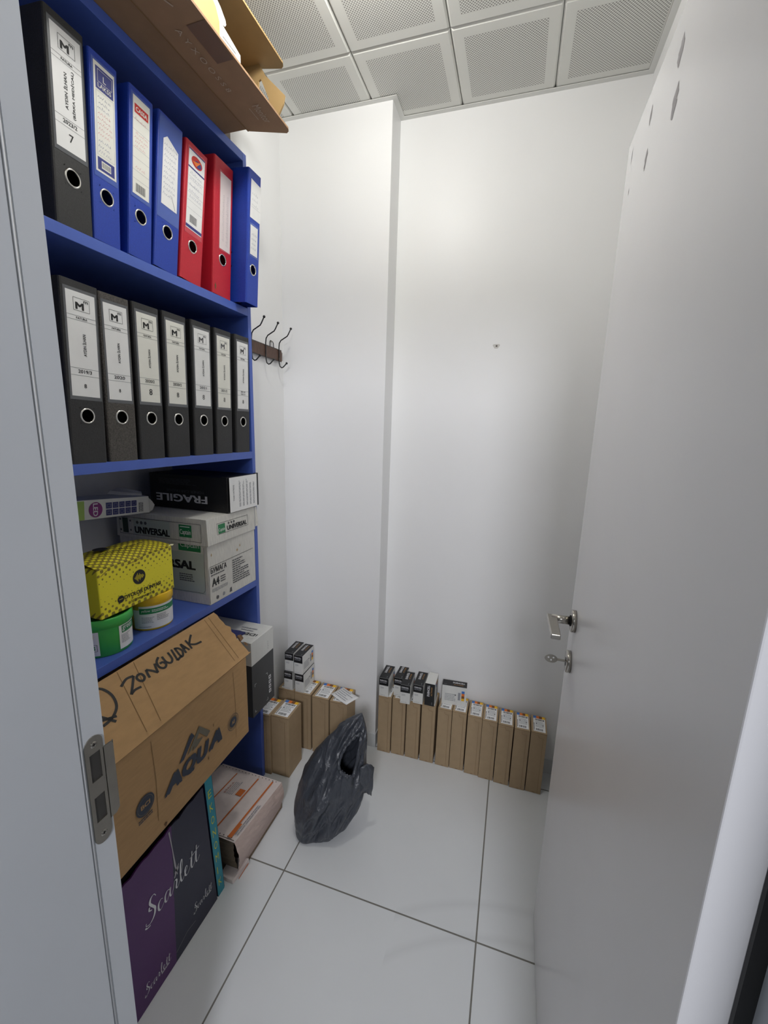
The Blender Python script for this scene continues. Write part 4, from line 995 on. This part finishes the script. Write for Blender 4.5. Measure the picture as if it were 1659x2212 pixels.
bs = MB(); bs.hexa([(-.764, .868, .001), (-.715, .866, .001), (-.704, .935, .001), (-.764, .92, .001), (-.764, .870, .012), (-.718, .868, .010), (-.706, .935, .022), (-.764, .92, .02)], FORM)
bs.rect(FX(-.705), .88, .006, .93, .011, ORANGE, .001)
bs.build('curled_sheet', t, fix=True)

# ------------------------------------------------------------------ open carton on top of the bookcase
ZT = 2.1872
t = thing('open_carton', 'large kraft carton lying open on top of the bookcase', 'box', (-.98, .75, ZT))
CY0, CY1, CX0, CX1, CZ1 = .42, 1.163, -1.19, -.782, 2.337
bx = MB(); k = .005
bx.box(CX0, CX1, CY0, CY1, ZT, ZT+k, CARDD); bx.box(CX0, CX1, CY0, CY1, CZ1-k, CZ1, CARDI); bx.box(CX0, CX0+k, CY0, CY1, ZT+k, CZ1-k, CARDI)
bx.box(CX0+k, CX1, CY0, CY0+k, ZT+k, CZ1-k, CARDI); bx.box(CX0+k, CX1, CY1-k, CY1, ZT+k, CZ1-k, CARDI)
bx.build('body', t)
def flap(name, hinge0, hinge1, out, taper0, taper1, m, th=.005, r=.012, extra=None):
    h0, h1, out = V(hinge0), V(hinge1), V(out); u = (h1-h0).normalized(); L = (h1-h0).length
    fr = Frame(h0, u, out); W_ = out.length
    pts = [(0, 0), (L, 0)]+[(L+taper1-r*.2, W_-r), (L+taper1-r*.6, W_-r*.35), (L+taper1-r*1.3, W_)]+[(taper0+r, W_), (taper0+.003, W_-r*.6)]
    mb = MB(); mb.slab(fr, pts, 0, th, m); o = mb.build(name, t, fix=True); return o, fr
lo, lf = flap('lower_flap', (CX1, CY0, ZT), (CX1, CY1, ZT), (.112, 0, .002), 0, .040, CARDD)
CH = mat('chalk_print', (176, 158, 138), .8)
FU = Frame((CX1, 0, ZT-.0002), (0, 1, 0), (-.112, 0, -.002)); FU.n = V((0, 0, -1))
pr = MB(); fu = Frame((CX1, 0, ZT-.0054), (0, 1, 0), (1, 0, .018))
pr.text(fu, 'Monitor', 1.085, .066, .062, .020, CH, c=.0010); small_lines(pr, fu, 1.09, .052, 1.14, .058, 1, CH, .3, c=.001)
pr.text(fu, 'A Y X O O S S 8', .86, .036, .17, .012, CH, c=.0010); pr.stroke(fu, [(.78, .066), (.80, .062), (.82, .071)], .003, CH, .001)
pr.rect(fu, .86, .066, .955, .109, mat('dark_tape_patch', (104, 80, 62), .5), .0006)
pr.build('flap_print', lo); MB().stroke(fu, [(CY0, .0015), (CY1, .0015)], .0025, CREASE, .0008).build('crease', lo)
flap('upper_flap', (CX1, CY0, CZ1-.005), (CX1, CY1, CZ1-.005), (.104, 0, .003), 0, .030, CARDI)
tb = MB(); ft2 = Frame((0, CY1-.004, 0), (1, 0, 0), (0, 0, 1)); 
sl_ = [(CX1, 2.192), (-.690, 2.192), (-.668, 2.226), (-.664, 2.245), (-.748, 2.343), (-.756, 2.348), (CX1, 2.330)]
# tab with a slot: built from two pieces around the opening
tb.slab(ft2, [(CX1, 2.192), (-.742, 2.192), (-.742, 2.290), (-.722, 2.30), (-.748, 2.343), (-.756, 2.348), (CX1, 2.330)], -.005, 0, CARDI)
tb.slab(ft2, [(-.708, 2.192), (-.690, 2.192), (-.668, 2.226), (-.664, 2.245), (-.722, 2.30), (-.735, 2.294), (-.712, 2.245)], -.005, 0, CARDI)
tb.slab(ft2, [(-.742, 2.192), (-.708, 2.192), (-.711, 2.236), (-.742, 2.246)], -.005, 0, CARDI)
tb.build('end_flap', t, fix=True)
PACKW = mat('packet_board', (186, 184, 180), .6)
t = thing('display_packet', 'white packet with a peach print poking out of the open carton on the bookcase', 'packet', (-.88, .80, 2.193))
MB().box(-1.06, -.7125, .62, 1.015, 2.193, 2.238, PACKW, .002).build('body', t)
cd_ = [(.62, 2.193), (1.020, 2.193), (1.020, 2.241), (.957, 2.2535), (.966, 2.257), (.970, 2.263), (.968, 2.270), (.952, 2.283), (.940, 2.288), (.915, 2.291), (.62, 2.300)]
MB().slab(FX(-.70), cd_, -.0120, 0, PACKW).build('front_card', t, fix=True)
pp = MB(); pp.poly(FX(-.70), [(.64, 2.20), (.93, 2.20), (.945, 2.225), (.946, 2.250), (.935, 2.270), (.915, 2.282), (.885, 2.286), (.64, 2.294)], mat('peach_print', (206, 146, 96), .5), .0006)
small_lines(pp, FX(-.70), .955, .0+2.215, 1.012, 2.236, 3, INKL, .4); pp.build('card_print', t)

# ------------------------------------------------------------------ coat rack on the left wall
t = thing('coat_rack', 'dark brown coat rack with black double hooks on the left wall', 'coat rack', (XL, 1.40, 1.65))
rp = MB(); rp.slab(FX(XL), [(1.272, 1.634), (1.516, 1.630), (1.5205, 1.634), (1.5215, 1.662), (1.516, 1.6705), (1.272, 1.675)], .003, .012, WENGE)
rp.build('board', t, .001, fix=True)
ed = MB()
for a, b in (((1.272, 1.6755), (1.517, 1.671)), ((1.272, 1.6335), (1.517, 1.6295)), ((1.5215, 1.633), (1.522, 1.664))): ed.stroke(FX(XL), [a, b], .002, BLACKM, .0125)
ed.build('dark_edging', t)
def hook(y):
    x = XL+.0125
    zz = 1.652
    up = [(x+.001, y, zz-.018), (x+.002, y, zz), (x+.002, y, zz+.028), (x+.004, y, zz+.042), (x+.011, y, zz+.052), (x+.030, y, zz+.062), (x+.038, y, zz+.066), (x+.043, y, zz+.073), (x+.054, y, zz+.092)]
    dn = [(x+.001, y, zz), (x+.002, y, zz-.030), (x+.005, y, zz-.042), (x+.012, y, zz-.047), (x+.019, y, zz-.045), (x+.034, y, zz-.031)]
    mb = MB(); mb.tube(up, .0021, BLACKM, 10); mb.tube(dn, .0021, BLACKM, 10); mb.ball(up[-1], .0045, BLACKM); mb.ball(dn[-1], .0042, BLACKM)
    mb.build('hook', t)
for y in (1.318, 1.405, 1.495): hook(y)
lp = MB(); lp.tube([(XL+.006, 1.448, 1.668), (XL+.006, 1.446, 1.690), (XL+.006, 1.450, 1.696), (XL+.006, 1.462, 1.695), (XL+.006, 1.470, 1.690), (XL+.006, 1.472, 1.668)], .0014, BLACKM, 8); lp.ball((XL+.005, 1.456, 1.694), .0038, METALD); lp.build('hanging_loop', t)

# ------------------------------------------------------------------ small cartons of battery packs
def carton_proto(w_, d_, h_, sticker=True):
    t = thing('small_carton', '', 'carton', (0, 0, 0))
    b = MB(); b.box(-w_/2, w_/2, 0, d_, 0, h_, CARDS, .0012)
    bo = b.build('body', t)
    f = FY(0); s = MB(); q = w_*.30
    s.slab(f, [(-w_/2+.004, .004), (w_*.27, .004), (w_*.27, h_-.022), (w_*.02, h_-.022), (-w_*.04, h_-.012), (-w_/2+.004, h_-.012)], 0, .0007, CARDS)
    s.build('front_tab', t, fix=True)
    e = MB(); e.stroke(f, [(w_*.28, .006), (w_*.28, h_-.021), (w_*.02, h_-.021), (-w_*.03, h_-.010)], .0008, CREASE, .0005)
    e.stroke(f, [(-w_*.05, .004), (w_*.06, .006), (w_*.10, .003)], .002, CREASE, .0009)
    e.rect(f, -w_/2, h_-.0040, w_/2, h_-.0030, CREASE, .0004); e.build('tab_edge', t)
    f = FZ(h_); l_ = MB(); a0, a1, b0, b1 = -w_*.36, w_*.40, d_*.06, d_*.97
    l_.rect(f, a0, b0, a1, b1, STICKER); k = (a1-a0)/4
    for i, m in enumerate((SBLUE, SORANGE, SBROWN, SYELLOW)): l_.rect(f, a0+i*k, b0+(b1-b0)*.84, a0+(i+1)*k, b1, m, .0007)
    r = random.Random(5); y = b0+(b1-b0)*.70; x = a0+w_*.12
    while x < a1-w_*.08:
        w2 = r.uniform(.0008, .0024); l_.rect(f, x, y, x+w2, y+(b1-b0)*.11, INK, .0007); x += w2+r.uniform(.0006, .0016)
    x = a0+w_*.16
    while x < a1-w_*.16:
        w2 = r.uniform(.0008, .0024); l_.rect(f, x, b0+(b1-b0)*.06, x+w2, b0+(b1-b0)*.19, INK, .0007); x += w2+r.uniform(.0006, .0016)
    small_lines(l_, Frame((0, 0, h_), (0, 1, 0), (-1, 0, 0)), b0+(b1-b0)*.06, -a0-w_*.08, b0+(b1-b0)*.62, -a0-w_*.015, 1, INK, .6, c=.0007)
    small_lines(l_, f, a0+w_*.14, b0+(b1-b0)*.26, a1-w_*.06, b0+(b1-b0)*.66, 5, INKL, .4, r, .0007); l_.disc(f, a0+w_*.2, b0+(b1-b0)*.5, .0022, INK, .0009, 10); l_.disc(f, a1-w_*.14, b0+(b1-b0)*.42, .002, INK, .0009, 10)
    l_.build('sticker', t)
    return t
def dup(root, loc, rz, label, group):
    r = root.copy(); COL.objects.link(r); r.location = loc; r.rotation_euler = (0, 0, rz); r['label'] = label; r['group'] = group
    for ch in list(root.children):
        c_ = ch.copy(); COL.objects.link(c_); c_.parent = r
        for g in list(ch.children):
            d_ = g.copy(); COL.objects.link(d_); d_.parent = c_
    return r
RG = 'brown cartons in a row along the back wall'; LG = 'brown cartons by the pillar'
pr_r = carton_proto(.0575, .1015, .268)
ords = ['leftmost brown carton of the row along the back wall', 'second brown carton from the left in the back wall row', 'third brown carton from the left in the back wall row', 'fourth brown carton from the left in the back wall row',
        'brown carton fifth from the left in the back wall row, under the black file-like pack', 'brown carton sixth from the left in the back wall row', 'brown carton at the middle right of the back wall row, fifth from the door end', 'brown carton fourth from the door end of the back wall row',
        'brown carton third from the door end of the back wall row', 'brown carton second from the door end of the back wall row', 'brown carton nearest the door in the back wall row']
ords[4] = 'brown carton fifth from the left in the back wall row, half under a pack'
xs_ = [-.4405, -.3790, -.3165, -.2520, -.1850, -.1255, -.0630, -.0045, .0560, .1175, .1780]
ys_ = [1.534, 1.538, 1.539, 1.539, 1.539, 1.541, 1.535, 1.530, 1.526, 1.522, 1.524]
for i, (x, y) in enumerate(zip(xs_, ys_)):
    if i == 0:
        pr_r.location = (x, y, 0); pr_r['label'] = ords[0]; pr_r['group'] = RG
    else: dup(pr_r, (x, y, 0), [0, .01, 0, .015, -.01, 0, .01, 0, -.01, .01, -.02][i], ords[i], RG)
pr_l = carton_proto(.0765, .104, .268)
LL_ = [((-.7935, 1.276, 0), .0, 'brown carton in front of the pillar, front pair, right one'), ((-.8710, 1.2665, 0), .0, 'brown carton beside the bookcase, front pair, left one'),
       ((-.8590, 1.4395, 0), 0, 'brown carton in the pillar corner, under the battery pack stack'), ((-.7800, 1.4375, 0), 0, 'brown carton second from the corner at the pillar'),
       ((-.6955, 1.4355, 0), .0, 'brown carton third from the corner at the pillar'), ((-.6120, 1.4330, 0), .03, 'brown carton at the pillar under the loose white note')]
for i, (loc, rz, lab) in enumerate(LL_):
    if i == 0: pr_l.location = loc; pr_l['label'] = lab; pr_l['group'] = LG
    else: dup(pr_l, loc, rz, lab, LG)
# loose note
nt = MB(); F1 = Frame((-.600, 1.475, .2700), (math.cos(-.5), math.sin(-.5), .02), (math.sin(.5), math.cos(.5), .03))
vs = []; n1 = 6
for i in range(n1+1):
    for k in range(n1+1): vs.append(F1.p(-.052+.104*i/n1, -.034+.068*k/n1, .0022+.010*((i/n1)-.4)**2))
nt.add(vs, [(i*(n1+1)+k, (i+1)*(n1+1)+k, (i+1)*(n1+1)+k+1, i*(n1+1)+k+1) for i in range(n1) for k in range(n1)], PAPER, True)
small_lines(nt, F1, -.04, -.025, .042, .028, 5, INKL, .25, c=.0052, short=.5)
on = nt.build('paper_note'); md = on.modifiers.new('thick', 'SOLIDIFY'); md.thickness = .0004; md.offset = 1
tag(on, 'white paper note lying on a brown carton by the pillar', 'note')

# battery packs: white cartons with a black top band
def pack_proto():
    t = thing('battery_pack', '', 'battery pack', (0, 0, 0))
    w_, d_, h_ = .0405, .100, .085
    MB().box(-w_/2, w_/2, 0, d_, 0, h_*.60, WHITEB, .0006).build('body', t)
    MB().box(-w_/2-.0002, w_/2+.0002, -.0002, d_+.0002, h_*.60, h_, BLACKB, .0006).build('black_band', t) if False else None
    b = MB(); b.box(-w_/2, w_/2, 0, d_, h_*.60, h_, WHITEB, .0006); b.rect(FY(0), -w_/2, h_*.60, w_/2, h_, BLACKB, .0004); b.rect(FZ(h_), -w_/2, 0, w_/2, d_, BLACKB, .0004)
    b.build('lid', t)
    p = MB(); f = FY(0)
    p.text(f, 'DURACELL', -w_*.40, h_*.83, w_*.76, h_*.075, WHITEP, bold=.03); p.text(f, 'ACTIVAIR', -w_*.40, h_*.73, w_*.70, h_*.07, INKL, bold=.02)
    small_lines(p, f, -w_*.36, h_*.42, w_*.1, h_*.52, 2, INKL, .4); small_lines(p, f, -w_*.4, h_*.06, w_*.3, h_*.10, 1, INKL, .3)
    f = Frame((0, 0, h_), (0, 1, 0), (-1, 0, 0)); p.text(f, 'DURACELL', d_*.42, w_*.02, d_*.5, w_*.24, WHITEP, bold=.03); p.text(f, 'ACTIVAIR', d_*.46, -w_*.26, d_*.40, w_*.15, mat('dull_orange_print', (196, 146, 84), .5), bold=.0); small_lines(p, f, d_*.06, -w_*.3, d_*.2, -w_*.22, 1, INKL, .4)
    f = FX(w_/2)
    for i, m in enumerate((SBLUE, SORANGE, SBROWN, SYELLOW)): p.rect(f, d_*.80, h_*(.68-.13*i), d_*.92, h_*(.81-.13*i), m)
    small_lines(p, f, d_*.12, h_*.2, d_*.6, h_*.6, 5, INKL, .35); p.disc(f, d_*.55, h_*.55, .003, INKG)
    p.rect(f, d_*.66, h_*.30, d_*.76, h_*.70, INKL, .0005)
    p.build('print', t)
    return t
pk = pack_proto(); PG = 'battery packs on the brown cartons'
TOPZ = .2687
packs = [((-.4480, 1.535, TOPZ), 0, 'white and black battery pack leftmost on the back wall row'), ((-.3895, 1.556, TOPZ), -.03, 'battery pack set furthest back, second from the left on the back wall row'),
         ((-.3500, 1.518, TOPZ), .03, 'battery pack pulled furthest forward on the back wall row'), ((-.2995, 1.536, TOPZ), .0, 'battery pack left of the black-faced pack on the back wall row'),
         ((-.8000, 1.440, .3542), -.02, 'battery pack at top right of the stack in the pillar corner'), ((-.8465, 1.446, .3542), .02, 'battery pack at top left of the stack in the pillar corner'),
         ((-.8495, 1.441, TOPZ), .0, 'battery pack at bottom left of the stack in the pillar corner'), ((-.7960, 1.440, TOPZ), .0, 'battery pack at bottom right of the stack in the pillar corner')]
for i, (loc, rz, lab) in enumerate(packs):
    if i == 0: pk.location = loc; pk['label'] = lab; pk['group'] = PG
    else: dup(pk, loc, rz, lab, PG)
# pack standing on end: local up axis of the pack points to -y (black band faces the viewer)
a = dup(pk, (-.2505, 1.625, TOPZ), 0, 'battery pack standing on end with its black face forward', PG)
a.rotation_euler = (math.pi/2, 0, 0); a.location = (-.2515, 1.6245, TOPZ)
# pack turned sideways showing its broad face
b_ = dup(pk, (-.2075, 1.617, TOPZ), -math.pi/2+.05, 'battery pack turned broad side to the front, right end of the packs', PG)
b_.rotation_euler = (0, 0, -math.pi/2+.07); b_.location = (-.2080, 1.595, TOPZ)

# ------------------------------------------------------------------ black carrier bag
t = thing('carrier_bag', 'dark grey plastic carrier bag slumped on the floor tiles', 'bag', (-.53, 1.15, 0))
P0 = V((-.53, 1.15, 0)); nB = V((.53, -1.15, 0)).normalized(); uB = V((1.15, .53, 0)).normalized()
prof = [(.002, -.100, .000, .045, .040), (.012, -.108, .030, .060, .036), (.04, -.111, .078, .072, .030), (.10, -.113, .117, .084, .016), (.15, -.103, .130, .084, .006), (.20, -.088, .134, .076, .0),
        (.25, -.064, .134, .062, -.004), (.285, -.040, .136, .050, -.008), (.32, -.012, .138, .040, -.010), (.35, .012, .136, .032, -.012), (.38, .040, .130, .024, -.014), (.405, .082, .124, .013, -.016), (.417, .112, .119, .004, -.018)]
def interp(z):
    for i in range(len(prof)-1):
        a, b = prof[i], prof[i+1]
        if a[0] <= z <= b[0]:
            q = (z-a[0])/(b[0]-a[0]); return [a[k]+(b[k]-a[k])*q for k in range(1, 5)]
    return list(prof[-1][1:])
NA, NZZ = 150, 120
vs = []; uz = []
for i in range(NZZ+1):
    z = .002+.415*i/NZZ; ul, ur, dp, sh = interp(z)
    for j in range(NA):
        a = 2*math.pi*j/NA; ca, sa = math.cos(a), math.sin(a)
        e = .85
        cu = (abs(ca)**e)*(1 if ca > 0 else -1); su = (abs(sa)**e)*(1 if sa > 0 else -1)
        uu_ = (ul+ur)/2+(ur-ul)/2*cu; dd = sh+dp*su
        ax = uu_*.86-z*.5; al = uu_*.5+z*.86                # across and along the slant of the bag
        w1 = noise.noise(V((ax*20, al*6, a*.7)))*.016+abs(noise.noise(V((ax*42+3, al*10, su*1.5))))*-.020+noise.noise(V((ax*90, al*30, 4+su)))*.004
        fade = min(1, i/8, (NZZ-i)/8)
        gath = -.012*math.exp(-((uu_+.045)/.035)**2)*math.exp(-((z-.02)/.05)**2)*(1 if su > 0 else 0)
        p = P0+uB*(uu_+cu*w1*.35*fade)+nB*(dd+su*w1*1.2*fade+gath)
        vs.append((p.x, p.y, max(.001, z))); uz.append((uu_, z, su))
hole_poly = [(.040, .262), (.086, .240), (.112, .345), (.112, .362), (.080, .348), (.046, .305)]
def inpoly(x, y, P):
    r = False; j = len(P)-1
    for i in range(len(P)):
        if (P[i][1] > y) != (P[j][1] > y) and x < (P[j][0]-P[i][0])*(y-P[i][1])/(P[j][1]-P[i][1])+P[i][0]: r = not r
        j = i
    return r
fs = []
for i in range(NZZ):
    for j in range(NA):
        q = (i*NA+j, i*NA+(j+1) % NA, (i+1)*NA+(j+1) % NA, (i+1)*NA+j)
        cu = sum(uz[k][0] for k in q)/4; cz = sum(uz[k][1] for k in q)/4; cs = sum(uz[k][2] for k in q)/4
        if cs > .0 and inpoly(cu, cz, hole_poly): continue
        fs.append(q)
fs.append(tuple(range(NA-1, -1, -1))); fs.append(tuple(range(NZZ*NA, (NZZ+1)*NA)))
bg = MB(); bg.add(vs, fs, BAGM, True); bgo = bg.build('body', t)
# right handle loop drooping over the side
hv = []; n1, n2 = 16, 12
for i in range(n1+1):
    for k in range(n2+1):
        a, b = i/n1, k/n2
        u_ = .108+.050*a**.8-.006*b; z_ = .262-.115*b-.020*a+.014*math.sin(math.pi*a)
        d_ = .050-.020*a+.014*math.sin(math.pi*b)*a+.006*noise.noise(V((a*6, b*5, 2)))
        p = P0+uB*u_+nB*d_; hv.append((p.x, p.y, z_))
hm = MB(); hm.add(hv, [(i*(n2+1)+k, (i+1)*(n2+1)+k, (i+1)*(n2+1)+k+1, i*(n2+1)+k+1) for i in range(n1) for k in range(n2)], BAGM, True)
ho = hm.build('handle', t); md = ho.modifiers.new('thick', 'SOLIDIFY'); md.thickness = .003
# rolled plastic rim around the opening
def bag_pt(u_, z_, push=.002):
    ul, ur, dp, sh = interp(z_); cu = max(-1, min(1, (u_-(ul+ur)/2)/((ur-ul)/2))); ca = abs(cu)**(1/.85)
    return P0+uB*u_+nB*(sh+dp*max(0, 1-ca*ca)**(.85/2)+push)+V((0, 0, z_))
rim = []; hp = hole_poly; nh_ = len(hp)
for i in range(nh_):
    p0, p1, p2, p3 = hp[i-1], hp[i], hp[(i+1) % nh_], hp[(i+2) % nh_]
    for q in range(8):
        u = q/8; rim.append(tuple(.5*((2*p1[k])+(-p0[k]+p2[k])*u+(2*p0[k]-5*p1[k]+4*p2[k]-p3[k])*u*u+(-p0[k]+3*p1[k]-3*p2[k]+p3[k])*u**3) for k in (0, 1)))
rim.append(rim[0])
lm = MB(); lm.tube([bag_pt(a_, b_, .001+.003*math.sin(k*1.7)) for k, (a_, b_) in enumerate(rim)], [.0045+.0025*abs(math.sin(k*.9)) for k in range(len(rim))], BAGM, 10)
lm.build('rolled_lip', t)
